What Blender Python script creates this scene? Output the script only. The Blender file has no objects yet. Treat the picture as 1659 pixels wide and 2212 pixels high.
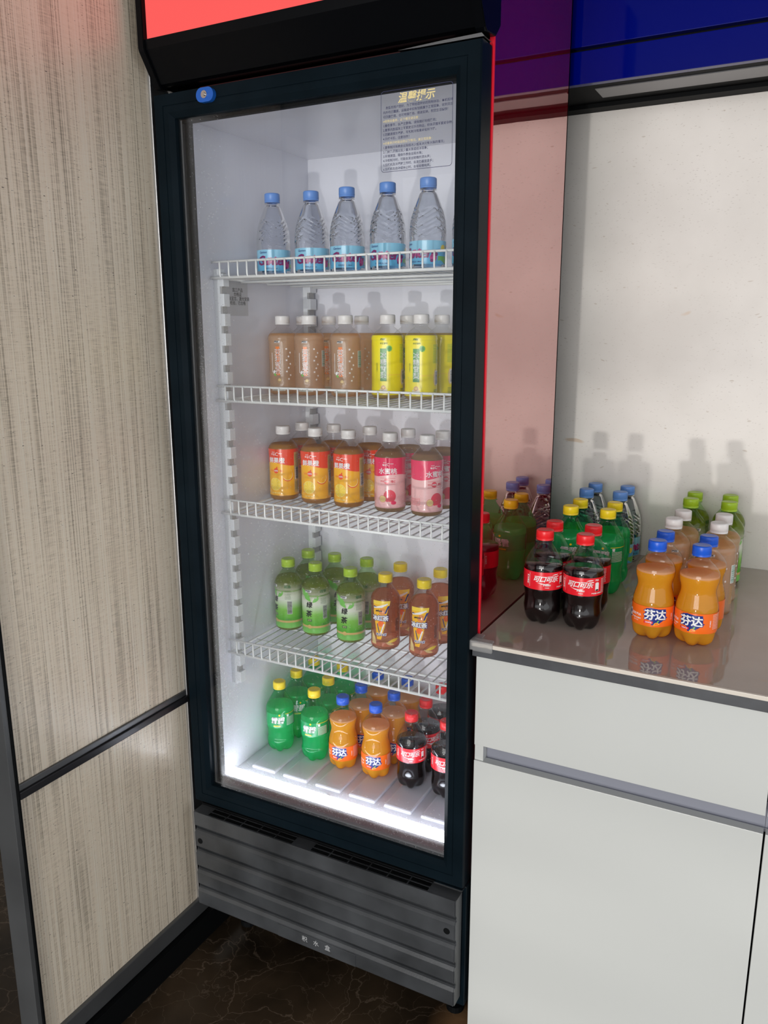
import bpy, bmesh, math, random
from mathutils import Matrix, Vector, noise as mnoise
random.seed(7)
PI = math.pi
SC = bpy.context.scene
COL = SC.collection

# ------------------------------------------------------------------ camera
cam_d = bpy.data.cameras.new('camera'); cam = bpy.data.objects.new('camera', cam_d); COL.objects.link(cam)
cx = Vector((0.8854036, 0.46481856, -0.00204286)); cf = Vector((-0.45378016, 0.86340827, -0.22047613)); cu = cx.cross(cf)
m = Matrix((cx, cu, -cf)).transposed().to_4x4(); m.translation = Vector((1.0849561, -1.18705725, 1.34612976))
cam.matrix_world = m
cam_d.sensor_fit = 'HORIZONTAL'; cam_d.sensor_width = 36.0; cam_d.lens = 1738.86 / 1659 * 36.0
cam_d.clip_start = 0.02; cam_d.clip_end = 60
SC.camera = cam

# ------------------------------------------------------------------ world, key light, exposure
w = bpy.data.worlds.new('world'); SC.world = w; w.use_nodes = True
bg = w.node_tree.nodes['Background']; bg.inputs[0].default_value = (0.97, 0.98, 1.0, 1); bg.inputs[1].default_value = 1.2
# low sunlight thrown back up by the polished floor in front of the fridge
kd = bpy.data.lights.new('low_sun_reflection', 'SPOT'); key = bpy.data.objects.new('low_sun_reflection', kd); COL.objects.link(key)
key.location = (0.96, -4.4, 0.03)
key.rotation_euler = (Vector((0.62, 0.2, 1.05)) - key.location).to_track_quat('-Z', 'Y').to_euler()
kd.energy = 225; kd.shadow_soft_size = 0.06; kd.spot_size = math.radians(62); kd.spot_blend = 0.5; kd.color = (1.0, 0.965, 0.92)
kd.use_nodes = True
kt = kd.node_tree; kn = kt.nodes; em = next(n for n in kn if n.type == 'EMISSION')
tc = kn.new('ShaderNodeTexCoord'); mp = kn.new('ShaderNodeMapping'); mp.inputs['Scale'].default_value = (3.0, 34.0, 0.3)
nz = kn.new('ShaderNodeTexNoise'); nz.inputs['Scale'].default_value = 1.0; nz.inputs['Detail'].default_value = 1.5
mr = kn.new('ShaderNodeMapRange'); mr.inputs['From Min'].default_value = 0.3; mr.inputs['From Max'].default_value = 0.7
mr.inputs['To Min'].default_value = 0.45; mr.inputs['To Max'].default_value = 1.45
kt.links.new(tc.outputs['Normal'], mp.inputs['Vector']); kt.links.new(mp.outputs[0], nz.inputs['Vector'])
kt.links.new(nz.outputs[0], mr.inputs['Value']); kt.links.new(mr.outputs[0], em.inputs['Strength'])
# daylight through the shopfront window on the far side of the room, behind the photographer
wd = bpy.data.lights.new('shopfront_daylight', 'AREA'); wo = bpy.data.objects.new('shopfront_daylight', wd); COL.objects.link(wo)
wd.shape = 'RECTANGLE'; wd.size = 2.6; wd.size_y = 2.0; wd.energy = 120; wd.color = (1.0, 0.985, 0.96)
wo.location = (0.95, -5.2, 1.5); wo.rotation_euler = (math.radians(90), 0, 0)
SC.view_settings.view_transform = 'Standard'; SC.view_settings.look = 'None'
SC.view_settings.exposure = 0.0; SC.view_settings.gamma = 1.0; SC.view_settings.use_curve_mapping = False
SC.cycles.transparent_max_bounces = 48; SC.cycles.max_bounces = 14; SC.cycles.transmission_bounces = 12
SC.cycles.glossy_bounces = 5; SC.cycles.diffuse_bounces = 4
SC.cycles.use_denoising = True; SC.cycles.sample_clamp_indirect = 4.0

# ------------------------------------------------------------------ materials
def mat(name):
    m = bpy.data.materials.new(name); m.use_nodes = True
    nt = m.node_tree; nt.nodes.clear()
    o = nt.nodes.new('ShaderNodeOutputMaterial')
    return m, nt, o
def c4(c): return (c[0], c[1], c[2], 1.0)
def srgb(r, g, b):
    f = lambda v: (v/255/12.92) if v/255 <= 0.04045 else ((v/255+0.055)/1.055)**2.4
    return (f(r), f(g), f(b))
def pbr(name, col, rough=0.5, metal=0.0, spec=0.5, coat=0.0, ior=1.5, var=0.0, vscale=30, bump=0.0, bscale=200, stretch=None):
    m, nt, o = mat(name); n = nt.nodes; L = nt.links
    b = n.new('ShaderNodeBsdfPrincipled'); L.new(b.outputs[0], o.inputs[0])
    b.inputs['Base Color'].default_value = c4(col); b.inputs['Roughness'].default_value = rough
    b.inputs['Metallic'].default_value = metal; b.inputs['Specular IOR Level'].default_value = spec
    b.inputs['Coat Weight'].default_value = coat; b.inputs['Coat Roughness'].default_value = 0.04; b.inputs['IOR'].default_value = ior
    if var or bump:
        t = n.new('ShaderNodeTexCoord'); mp = n.new('ShaderNodeMapping'); L.new(t.outputs['Object'], mp.inputs[0])
        if stretch: mp.inputs['Scale'].default_value = stretch
    if var:
        z = n.new('ShaderNodeTexNoise'); z.inputs['Scale'].default_value = vscale; z.inputs['Detail'].default_value = 5
        L.new(mp.outputs[0], z.inputs['Vector'])
        r = n.new('ShaderNodeMapRange'); r.inputs['From Min'].default_value = 0.3; r.inputs['From Max'].default_value = 0.7
        r.inputs['To Min'].default_value = 1 - var; r.inputs['To Max'].default_value = 1 + var; L.new(z.outputs[0], r.inputs['Value'])
        h = n.new('ShaderNodeVectorMath'); h.operation = 'SCALE'; h.inputs[0].default_value = col
        L.new(r.outputs[0], h.inputs['Scale']); L.new(h.outputs[0], b.inputs['Base Color'])
    if bump:
        z2 = n.new('ShaderNodeTexNoise'); z2.inputs['Scale'].default_value = bscale; L.new(mp.outputs[0], z2.inputs['Vector'])
        bp = n.new('ShaderNodeBump'); bp.inputs['Strength'].default_value = bump; bp.inputs['Distance'].default_value = 0.001
        L.new(z2.outputs[0], bp.inputs['Height']); L.new(bp.outputs[0], b.inputs['Normal'])
    return m
def emit(name, col, s):
    m, nt, o = mat(name); e = nt.nodes.new('ShaderNodeEmission'); e.inputs[0].default_value = c4(col); e.inputs[1].default_value = s
    nt.links.new(e.outputs[0], o.inputs[0]); return m
def schlick(nt, f0=0.04, mul=1.0):
    n = nt.nodes; L = nt.links; g = n.new('ShaderNodeNewGeometry')
    d = n.new('ShaderNodeVectorMath'); d.operation = 'DOT_PRODUCT'; L.new(g.outputs['Normal'], d.inputs[0]); L.new(g.outputs['Incoming'], d.inputs[1])
    def q(o_, a, b=None):
        x = n.new('ShaderNodeMath'); x.operation = o_
        for i, v in enumerate((a, b)):
            if v is None: continue
            if isinstance(v, (int, float)): x.inputs[i].default_value = v
            else: L.new(v, x.inputs[i])
        return x.outputs[0]
    c = q('ABSOLUTE', d.outputs['Value']); p = q('POWER', q('SUBTRACT', 1.0, c), 5.0)
    return q('MINIMUM', q('MULTIPLY', q('ADD', q('MULTIPLY', p, 1-f0), f0), mul), 1.0)
def clearplastic(name, tint=(1, 1, 1), refl=1.0, rough=0.03, ior=1.5, true_f=False):
    m, nt, o = mat(name); n = nt.nodes; L = nt.links
    t = n.new('ShaderNodeBsdfTransparent'); t.inputs[0].default_value = c4(tint)
    g = n.new('ShaderNodeBsdfGlossy'); g.inputs['Roughness'].default_value = rough
    f = schlick(nt, 0.045, refl)
    if true_f:
        f = n.new('ShaderNodeFresnel'); f.inputs[0].default_value = ior; f = f.outputs[0]
    x = n.new('ShaderNodeMixShader'); L.new(f, x.inputs[0]); L.new(t.outputs[0], x.inputs[1]); L.new(g.outputs[0], x.inputs[2])
    L.new(x.outputs[0], o.inputs[0]); return m
def liquid(name, tint, cloud, cloudcol, refr=0.5, ior=1.2):
    """tinted liquid: part refracting, part straight-through, with a share of cloudiness"""
    m, nt, o = mat(name); n = nt.nodes; L = nt.links
    t = n.new('ShaderNodeBsdfTransparent'); t.inputs[0].default_value = c4(tint)
    r = n.new('ShaderNodeBsdfRefraction'); r.inputs[0].default_value = c4(tint); r.inputs['IOR'].default_value = ior; r.inputs['Roughness'].default_value = 0.0
    x = n.new('ShaderNodeMixShader'); x.inputs[0].default_value = refr; L.new(t.outputs[0], x.inputs[1]); L.new(r.outputs[0], x.inputs[2])
    d = n.new('ShaderNodeBsdfDiffuse'); d.inputs[0].default_value = c4(cloudcol)
    tl = n.new('ShaderNodeBsdfTranslucent'); tl.inputs[0].default_value = c4(cloudcol)
    y = n.new('ShaderNodeMixShader'); y.inputs[0].default_value = 0.5; L.new(d.outputs[0], y.inputs[1]); L.new(tl.outputs[0], y.inputs[2])
    z = n.new('ShaderNodeMixShader'); z.inputs[0].default_value = cloud; L.new(x.outputs[0], z.inputs[1]); L.new(y.outputs[0], z.inputs[2])
    L.new(z.outputs[0], o.inputs[0]); return m
def printmat(name, col, alpha=1.0, rough=0.25):
    m, nt, o = mat(name); n = nt.nodes; L = nt.links
    b = n.new('ShaderNodeBsdfPrincipled'); b.inputs['Base Color'].default_value = c4(col); b.inputs['Roughness'].default_value = rough
    b.inputs['Alpha'].default_value = alpha; b.inputs['Coat Weight'].default_value = 0.3
    L.new(b.outputs[0], o.inputs[0]); return m

M = {}
M['black'] = pbr('black_powder_coat', (0.0042, 0.0085, 0.0122), 0.3, spec=0.045, var=0.2, vscale=14)
M['black_head'] = pbr('black_header_plastic', (0.0022, 0.0026, 0.0035), 0.3, spec=0.10)
M['black_matte'] = pbr('black_matte', (0.003, 0.0035, 0.004), 0.6, spec=0.1)
M['red_panel_edge'] = pbr('red_painted_edge', (0.85, 0.01, 0.03), 0.35)
def redgloss():
    m, nt, o = mat('red_mirror_lacquer'); n = nt.nodes; L = nt.links
    d = n.new('ShaderNodeBsdfDiffuse'); d.inputs[0].default_value = (0.20, 0.0, 0.008, 1)
    g = n.new('ShaderNodeBsdfGlossy'); g.inputs[0].default_value = (0.97, 0.70, 0.68, 1); g.inputs['Roughness'].default_value = 0.02
    lw = n.new('ShaderNodeFresnel'); lw.inputs[0].default_value = 2.6
    mu = n.new('ShaderNodeMath'); mu.operation = 'MULTIPLY_ADD'; mu.inputs[1].default_value = 1.0; mu.inputs[2].default_value = 0.36; mu.use_clamp = True
    L.new(lw.outputs[0], mu.inputs[0])
    t = n.new('ShaderNodeTexCoord'); z = n.new('ShaderNodeTexNoise'); z.inputs['Scale'].default_value = 5; L.new(t.outputs['Object'], z.inputs['Vector'])
    bp = n.new('ShaderNodeBump'); bp.inputs['Strength'].default_value = 0.05; bp.inputs['Distance'].default_value = 0.01; L.new(z.outputs[0], bp.inputs['Height']); L.new(bp.outputs[0], g.inputs['Normal'])
    x = n.new('ShaderNodeMixShader'); L.new(mu.outputs[0], x.inputs[0]); L.new(d.outputs[0], x.inputs[1]); L.new(g.outputs[0], x.inputs[2]); L.new(x.outputs[0], o.inputs[0]); return m
M['red'] = redgloss()
M['liner'] = pbr('white_liner', (0.78, 0.79, 0.86), 0.16, spec=0.4, bump=0.05, bscale=60)
M['wire'] = pbr('white_coated_wire', (0.86, 0.88, 0.88), 0.3)
M['white_plastic'] = pbr('white_plastic', (0.8, 0.83, 0.86), 0.3)
M['post_plastic'] = pbr('grey_slot_plastic', (0.42, 0.42, 0.42), 0.5)
M['kick'] = pbr('dark_grey_moulded_plastic', (0.040, 0.043, 0.047), 0.34, var=0.45, vscale=9, bump=0.15, bscale=300)
M['lit_red'] = emit('lit_red_sign', (1.0, 0.118, 0.110), 1.0)
M['blue_lock'] = pbr('blue_lock_plastic', (0.01, 0.10, 0.45), 0.25)
M['chrome'] = pbr('chrome', (0.8, 0.8, 0.8), 0.12, metal=1.0)
M['alu'] = pbr('satin_aluminium', (0.55, 0.56, 0.58), 0.35, metal=1.0)
M['navy_print'] = pbr('navy_print', (0.03, 0.035, 0.10), 0.6)
M['gold_print'] = pbr('gold_print', (0.80, 0.66, 0.30), 0.6)
M['lacquer'] = pbr('white_lacquer', (0.61, 0.625, 0.605), 0.10, spec=0.5, bump=0.02, bscale=3)
M['lacquer_edge'] = pbr('grey_board_edge', (0.45, 0.46, 0.46), 0.5)
M['gola'] = pbr('grey_anodised_channel', (0.26, 0.27, 0.32), 0.45, metal=0.3)
M['blue_gloss'] = pbr('blue_gloss_lacquer', (0.0, 0.003, 0.15), 0.06, spec=0.3, ior=1.5)
M['charcoal'] = pbr('charcoal_edge_band', (0.055, 0.058, 0.066), 0.45, var=0.2)
M['lip'] = pbr('beige_stone_lip', (0.72, 0.66, 0.58), 0.2)
M['guard'] = liquid('clear_guard', (0.93, 0.93, 0.93), 0.28, (0.9, 0.9, 0.9), 0.5)
M['post_metal'] = pbr('brushed_dark_steel', (0.12, 0.125, 0.13), 0.36, metal=0.6, var=0.2, vscale=6)
M['dark_metal'] = pbr('dark_bronze_metal', (0.02, 0.02, 0.023), 0.28, metal=0.3)
M['sticker'] = clearplastic('clear_sticker', (0.95, 0.95, 0.95), 0.6, 0.3)

def stone(name, base, vein, speck, rough, scale=1.0):
    m, nt, o = mat(name); n = nt.nodes; L = nt.links
    b = n.new('ShaderNodeBsdfPrincipled'); L.new(b.outputs[0], o.inputs[0]); b.inputs['Roughness'].default_value = rough
    t = n.new('ShaderNodeTexCoord')
    z = n.new('ShaderNodeTexNoise'); z.inputs['Scale'].default_value = 5*scale; z.inputs['Detail'].default_value = 6; L.new(t.outputs['Object'], z.inputs['Vector'])
    r = n.new('ShaderNodeValToRGB'); r.color_ramp.elements[0].position = 0.35; r.color_ramp.elements[1].position = 0.7
    r.color_ramp.elements[0].color = c4(base); r.color_ramp.elements[1].color = c4(vein); L.new(z.outputs[0], r.inputs[0])
    # tiny fossil dashes: voronoi edges of stretched, warped cells, kept where a mask is high
    prev = r.outputs[0]
    for (sc, ang, col, th, wd) in speck:
        mp = n.new('ShaderNodeMapping'); mp.inputs['Rotation'].default_value = (0, ang, 0); mp.inputs['Scale'].default_value = (sc*0.30, sc, sc)
        wz = n.new('ShaderNodeTexNoise'); wz.inputs['Scale'].default_value = 14*scale; L.new(t.outputs['Object'], wz.inputs['Vector'])
        va = n.new('ShaderNodeVectorMath'); va.operation = 'MULTIPLY_ADD'; va.inputs[1].default_value = (0.04, 0.04, 0.04)
        L.new(wz.outputs['Color'], va.inputs[0]); L.new(t.outputs['Object'], va.inputs[2]); L.new(va.outputs[0], mp.inputs[0])
        v = n.new('ShaderNodeTexVoronoi'); v.inputs['Scale'].default_value = 1; L.new(mp.outputs[0], v.inputs['Vector'])
        lt = n.new('ShaderNodeMapRange'); lt.inputs['From Min'].default_value = wd; lt.inputs['From Max'].default_value = wd*0.6; L.new(v.outputs['Distance'], lt.inputs['Value'])
        sp = n.new('ShaderNodeSeparateColor'); L.new(v.outputs['Color'], sp.inputs[0])
        gt = n.new('ShaderNodeMath'); gt.operation = 'GREATER_THAN'; gt.inputs[1].default_value = th; L.new(sp.outputs[0], gt.inputs[0])
        mu = n.new('ShaderNodeMath'); mu.operation = 'MULTIPLY'; L.new(lt.outputs[0], mu.inputs[0]); L.new(gt.outputs[0], mu.inputs[1])
        mx = n.new('ShaderNodeMix'); mx.data_type = 'RGBA'; L.new(mu.outputs[0], mx.inputs[0]); L.new(prev, mx.inputs[6]); mx.inputs[7].default_value = c4(col)
        prev = mx.outputs[2]
    L.new(prev, b.inputs['Base Color']); return m
M['wall'] = stone('fossil_stone_slab', (0.67, 0.635, 0.59), (0.77, 0.735, 0.69), [(230, 0.5, (0.60, 0.555, 0.51), 0.50, 0.19), (260, -0.8, (0.62, 0.58, 0.54), 0.55, 0.21), (90, 0.3, (0.57, 0.51, 0.45), 0.88, 0.15), (20, 0.5, (0.63, 0.51, 0.40), 0.965, 0.15)], 0.42, 1.0)
M['top'] = stone('polished_beige_stone', (0.40, 0.33, 0.285), (0.49, 0.42, 0.37), [(40, 0.2, (0.45, 0.36, 0.3), 0.9, 0.2)], 0.03, 1.0)
def floormat():
    m, nt, o = mat('dark_brown_marble'); n = nt.nodes; L = nt.links
    b = n.new('ShaderNodeBsdfPrincipled'); L.new(b.outputs[0], o.inputs[0]); b.inputs['Roughness'].default_value = 0.2; b.inputs['Specular IOR Level'].default_value = 0.16
    t = n.new('ShaderNodeTexCoord'); z = n.new('ShaderNodeTexNoise'); z.inputs['Scale'].default_value = 4; z.inputs['Detail'].default_value = 8; L.new(t.outputs['Object'], z.inputs['Vector'])
    r = n.new('ShaderNodeValToRGB'); r.color_ramp.elements[0].position = 0.35; r.color_ramp.elements[1].position = 0.75
    r.color_ramp.elements[0].color = (0.012, 0.009, 0.006, 1); r.color_ramp.elements[1].color = (0.075, 0.050, 0.030, 1); L.new(z.outputs[0], r.inputs[0])
    wz = n.new('ShaderNodeTexNoise'); wz.inputs['Scale'].default_value = 7; wz.inputs['Detail'].default_value = 6; L.new(t.outputs['Object'], wz.inputs['Vector'])
    va = n.new('ShaderNodeVectorMath'); va.operation = 'MULTIPLY_ADD'; va.inputs[1].default_value = (0.22, 0.22, 0.22); L.new(wz.outputs['Color'], va.inputs[0]); L.new(t.outputs['Object'], va.inputs[2])
    prev = r.outputs[0]
    for sc, wd, k in ((6, 0.012, 0.5), (15, 0.016, 0.28)):
        v = n.new('ShaderNodeTexVoronoi'); v.feature = 'DISTANCE_TO_EDGE'; v.inputs['Scale'].default_value = sc; L.new(va.outputs[0], v.inputs['Vector'])
        lt = n.new('ShaderNodeMapRange'); lt.inputs['From Min'].default_value = wd; lt.inputs['From Max'].default_value = 0.0; lt.inputs['To Max'].default_value = k; L.new(v.outputs['Distance'], lt.inputs['Value'])
        ms = n.new('ShaderNodeMath'); ms.operation = 'MULTIPLY'; L.new(lt.outputs[0], ms.inputs[0]); L.new(z.outputs[0], ms.inputs[1])
        mx = n.new('ShaderNodeMix'); mx.data_type = 'RGBA'; L.new(ms.outputs[0], mx.inputs[0]); L.new(prev, mx.inputs[6]); mx.inputs[7].default_value = (0.35, 0.26, 0.19, 1); prev = mx.outputs[2]
    # rust stain by the fridge foot
    d = n.new('ShaderNodeVectorMath'); d.operation = 'DISTANCE'; d.inputs[1].default_value = (0.60, 0.06, 0.0); L.new(t.outputs['Object'], d.inputs[0])
    rr = n.new('ShaderNodeMapRange'); rr.inputs['From Min'].default_value = 0.07; rr.inputs['From Max'].default_value = 0.02; L.new(d.outputs['Value'], rr.inputs['Value'])
    ms = n.new('ShaderNodeMath'); ms.operation = 'MULTIPLY'; L.new(rr.outputs[0], ms.inputs[0]); L.new(wz.outputs[0], ms.inputs[1])
    mx = n.new('ShaderNodeMix'); mx.data_type = 'RGBA'; L.new(ms.outputs[0], mx.inputs[0]); L.new(prev, mx.inputs[6]); mx.inputs[7].default_value = (0.45, 0.24, 0.11, 1)
    L.new(mx.outputs[2], b.inputs['Base Color']); return m
M['floor'] = floormat()
def reeded():
    """laminated glass with a woven thread interlayer: fine vertical threads, short weft dashes"""
    m, nt, o = mat('woven_interlayer_glass'); n = nt.nodes; L = nt.links
    t = n.new('ShaderNodeTexCoord'); g = n.new('ShaderNodeBsdfPrincipled')
    g.inputs['Roughness'].default_value = 0.42; g.inputs['Coat Weight'].default_value = 0.45; g.inputs['Coat Roughness'].default_value = 0.06; g.inputs['Metallic'].default_value = 0.15
    def nzs(sc, det=2):
        mp = n.new('ShaderNodeMapping'); mp.inputs['Scale'].default_value = sc; L.new(t.outputs['Object'], mp.inputs[0])
        z = n.new('ShaderNodeTexNoise'); z.inputs['Scale'].default_value = 1; z.inputs['Detail'].default_value = det; L.new(mp.outputs[0], z.inputs['Vector']); return z.outputs[0]
    a = nzs((1, 330, 2.2), 3); b = nzs((1, 60, 0.8), 2); c = nzs((1, 40, 420), 2); e = nzs((1, 120, 520), 1)
    s = n.new('ShaderNodeMath'); s.operation = 'MULTIPLY_ADD'; s.inputs[1].default_value = 0.62; L.new(a, s.inputs[0])
    s2 = n.new('ShaderNodeMath'); s2.operation = 'MULTIPLY_ADD'; s2.inputs[1].default_value = 0.28; L.new(b, s2.inputs[0]); 
    s3 = n.new('ShaderNodeMath'); s3.operation = 'MULTIPLY'; s3.inputs[1].default_value = 0.22; L.new(c, s3.inputs[0]); L.new(s3.outputs[0], s2.inputs[2]); L.new(s2.outputs[0], s.inputs[2])
    r = n.new('ShaderNodeValToRGB'); r.color_ramp.elements[0].position = 0.40; r.color_ramp.elements[1].position = 0.76
    r.color_ramp.elements[0].color = (0.44, 0.39, 0.31, 1); r.color_ramp.elements[1].color = (1.0, 0.96, 0.85, 1)
    k = r.color_ramp.elements.new(0.56); k.color = (0.96, 0.87, 0.73, 1); L.new(s.outputs[0], r.inputs[0])
    dk = n.new('ShaderNodeMapRange'); dk.inputs['From Min'].default_value = 0.735; dk.inputs['From Max'].default_value = 0.76; L.new(e, dk.inputs['Value'])
    mx = n.new('ShaderNodeMix'); mx.data_type = 'RGBA'; L.new(dk.outputs[0], mx.inputs[0]); L.new(r.outputs[0], mx.inputs[6]); mx.inputs[7].default_value = (0.06, 0.045, 0.035, 1)
    L.new(mx.outputs[2], g.inputs['Base Color'])
    bp = n.new('ShaderNodeBump'); bp.inputs['Strength'].default_value = 0.5; bp.inputs['Distance'].default_value = 0.0015; L.new(s.outputs[0], bp.inputs['Height']); L.new(bp.outputs[0], g.inputs['Normal']); L.new(bp.outputs[0], g.inputs['Coat Normal'])
    tl = n.new('ShaderNodeBsdfTranslucent'); L.new(mx.outputs[2], tl.inputs[0])
    x = n.new('ShaderNodeMixShader'); x.inputs[0].default_value = 0.35; L.new(g.outputs[0], x.inputs[1]); L.new(tl.outputs[0], x.inputs[2])
    L.new(x.outputs[0], o.inputs[0]); return m
M['reeded'] = reeded()
def doorglass():
    """clear double glazing with condensation: fine drops, denser along the left and the bottom"""
    m, nt, o = mat('door_glass_with_condensation'); n = nt.nodes; L = nt.links
    t = n.new('ShaderNodeTexCoord'); sx = n.new('ShaderNodeSeparateXYZ'); L.new(t.outputs['Object'], sx.inputs[0])
    tr = n.new('ShaderNodeBsdfTransparent'); tr.inputs[0].default_value = (0.965, 0.975, 0.98, 1)
    gl = n.new('ShaderNodeBsdfGlossy'); gl.inputs['Roughness'].default_value = 0.0
    fr = schlick(nt, 0.04, 0.9)
    x = n.new('ShaderNodeMixShader'); L.new(fr, x.inputs[0]); L.new(tr.outputs[0], x.inputs[1]); L.new(gl.outputs[0], x.inputs[2])
    def rng(src, a, b, lo=0.0, hi=1.0):
        r = n.new('ShaderNodeMapRange'); r.interpolation_type = 'SMOOTHSTEP'; r.inputs['From Min'].default_value = a; r.inputs['From Max'].default_value = b
        r.inputs['To Min'].default_value = lo; r.inputs['To Max'].default_value = hi; L.new(src, r.inputs['Value']); return r.outputs[0]
    def op(o_, a, b):
        q = n.new('ShaderNodeMath'); q.operation = o_
        for i, v in enumerate((a, b)):
            if isinstance(v, (int, float)): q.inputs[i].default_value = v
            else: L.new(v, q.inputs[i])
        return q.outputs[0]
    X, Z = sx.outputs[0], sx.outputs[2]
    left = rng(X, 0.17, 0.05, 0, 0.50); low = rng(Z, 1.35, 1.05); left = op('MULTIPLY', left, rng(Z, 1.50, 1.15, 0.30, 1.0))
    bott = rng(Z, 0.50, 0.435, 0, 0.62); botfull = rng(Z, 0.422, 0.432, 0.25, 1); bott = op('MULTIPLY', bott, botfull)
    midc = op('MULTIPLY', op('MULTIPLY', low, rng(Z, 0.55, 0.7)), 0.07)
    big = n.new('ShaderNodeTexNoise'); big.inputs['Scale'].default_value = 9; big.inputs['Detail'].default_value = 4; L.new(t.outputs['Object'], big.inputs['Vector'])
    edge = rng(X, 0.060, 0.070)
    fog = op('MULTIPLY', edge, op('MULTIPLY', op('MAXIMUM', op('MAXIMUM', left, bott), midc), rng(big.outputs[0], 0.25, 0.7, 0.6, 1.15)))
    v = n.new('ShaderNodeTexVoronoi'); v.inputs['Scale'].default_value = 420; L.new(t.outputs['Object'], v.inputs['Vector'])
    dots = rng(v.outputs['Distance'], 0.32, 0.22)
    sp = n.new('ShaderNodeSeparateColor'); L.new(v.outputs['Color'], sp.inputs[0])
    keep = op('LESS_THAN', sp.outputs[0], op('MULTIPLY', fog, 1.3))
    f2 = op('ADD', op('MULTIPLY', op('MULTIPLY', dots, keep), 0.35), op('MULTIPLY', fog, 0.75))
    cl = op('MINIMUM', f2, 0.9)
    d = n.new('ShaderNodeBsdfDiffuse'); d.inputs[0].default_value = (0.86, 0.88, 0.92, 1)
    tl = n.new('ShaderNodeBsdfTranslucent'); tl.inputs[0].default_value = (0.86, 0.88, 0.92, 1)
    y = n.new('ShaderNodeMixShader'); y.inputs[0].default_value = 0.6; L.new(d.outputs[0], y.inputs[1]); L.new(tl.outputs[0], y.inputs[2])
    z = n.new('ShaderNodeMixShader'); L.new(cl, z.inputs[0]); L.new(x.outputs[0], z.inputs[1]); L.new(y.outputs[0], z.inputs[2]); L.new(z.outputs[0], o.inputs[0])
    return m
M['glass'] = doorglass()

# bottle materials
M['pet'] = clearplastic('clear_bottle_plastic', (0.975, 0.98, 0.985), 0.85, 0.07)
M['pet_blue'] = clearplastic('pale_blue_bottle_plastic', (0.95, 0.965, 0.99), 1.8, 0.04, 1.33, True)
M['pet_green'] = clearplastic('green_bottle_plastic', (0.36, 0.93, 0.64), 0.85, 0.07)
M['pet_ltgreen'] = clearplastic('light_green_bottle_plastic', (0.78, 0.93, 0.68), 0.85, 0.07)
M['liq_cola'] = pbr('dark_cola_liquid', (0.006, 0.003, 0.003), 0.06)
M['liq_orange'] = liquid('cloudy_orange_soda', (0.95, 0.5, 0.06), 0.88, (1.0, 0.52, 0.035), 0.2)
M['foam'] = liquid('pale_orange_foam', (0.95, 0.6, 0.3), 0.9, (0.95, 0.58, 0.30), 0.2)
M['liq_clear'] = liquid('clear_liquid', (0.98, 0.986, 0.996), 0.0, (1, 1, 1), 0.95, 1.33)
M['liq_lime'] = liquid('green_lit_liquid', (0.84, 1.0, 0.92), 0.40, (0.30, 1.0, 0.66), 0.45, 1.2)
M['liq_jasmine'] = liquid('amber_jasmine_tea', (0.96, 0.80, 0.62), 0.34, (1.0, 0.68, 0.38), 0.3)
M['liq_pear'] = liquid('yellow_pear_drink', (0.92, 0.80, 0.40), 0.5, (0.88, 0.66, 0.18), 0.3)
M['liq_juice'] = liquid('orange_juice_drink', (0.9, 0.6, 0.2), 0.75, (0.72, 0.34, 0.06), 0.3)
M['liq_peach'] = liquid('peach_drink', (0.85, 0.65, 0.45), 0.5, (0.62, 0.38, 0.16), 0.3)
M['liq_green'] = liquid('olive_green_tea', (0.86, 0.84, 0.42), 0.32, (0.60, 0.55, 0.06), 0.4)
M['liq_ice'] = liquid('reddish_iced_tea', (0.88, 0.56, 0.40), 0.22, (0.86, 0.34, 0.15), 0.4)
def cap(name, col): return pbr(name, col, 0.35, spec=0.5)
M['cap_red'] = cap('red_cap', (0.80, 0.015, 0.02)); M['cap_yellow'] = cap('yellow_cap', (0.88, 0.66, 0.015)); M['cap_blue'] = cap('blue_cap', (0.01, 0.10, 0.62))
M['cap_sky'] = cap('sky_blue_cap', (0.13, 0.29, 0.70)); M['cap_white'] = cap('white_cap', (0.80, 0.78, 0.77)); M['cap_lime'] = cap('lime_cap', (0.36, 0.56, 0.02))
P = {}
for k, c, a in (('red', (0.80, 0.012, 0.025), 1), ('white', (0.88, 0.88, 0.88), 1), ('orange', (0.95, 0.16, 0.012), 1), ('navy', (0.012, 0.03, 0.22), 1),
                ('green', (0.0, 0.36, 0.10), 0.85), ('yellow', (0.92, 0.72, 0.02), 1), ('pear', (0.93, 0.80, 0.015), 1), ('banner', (0.07, 0.30, 0.05), 1),
                ('orangetop', (0.82, 0.055, 0.01), 1), ('juice', (0.92, 0.46, 0.012), 1), ('juicey', (0.95, 0.68, 0.06), 1), ('slice', (0.98, 0.80, 0.25), 1),
                ('pinktop', (0.80, 0.015, 0.10), 1), ('pink', (0.90, 0.52, 0.52), 1), ('peachred', (0.78, 0.05, 0.09), 1), ('black', (0.01, 0.012, 0.01), 1),
                ('gold', (0.62, 0.42, 0.14), 1), ('leaf', (0.18, 0.52, 0.09), 1), ('darkgreen', (0.05, 0.16, 0.05), 1), ('bandorange', (0.90, 0.22, 0.02), 0.9),
                ('palegrey', (0.78, 0.80, 0.76), 0.72), ('sky', (0.12, 0.48, 0.78), 0.95), ('skylt', (0.30, 0.66, 0.88), 0.95), ('plum', (0.24, 0.02, 0.16), 1), ('magenta', (0.58, 0.06, 0.28), 1),
                ('amberlab', (0.93, 0.50, 0.02), 1), ('rose', (0.80, 0.22, 0.12), 0.45), ('cream', (0.90, 0.70, 0.30), 0.8), ('barc', (0.08, 0.30, 0.20), 1), ('clearfilm', (0.9, 0.86, 0.8), 0.12)):
    P[k] = printmat('print_' + k, c, a)
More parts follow.
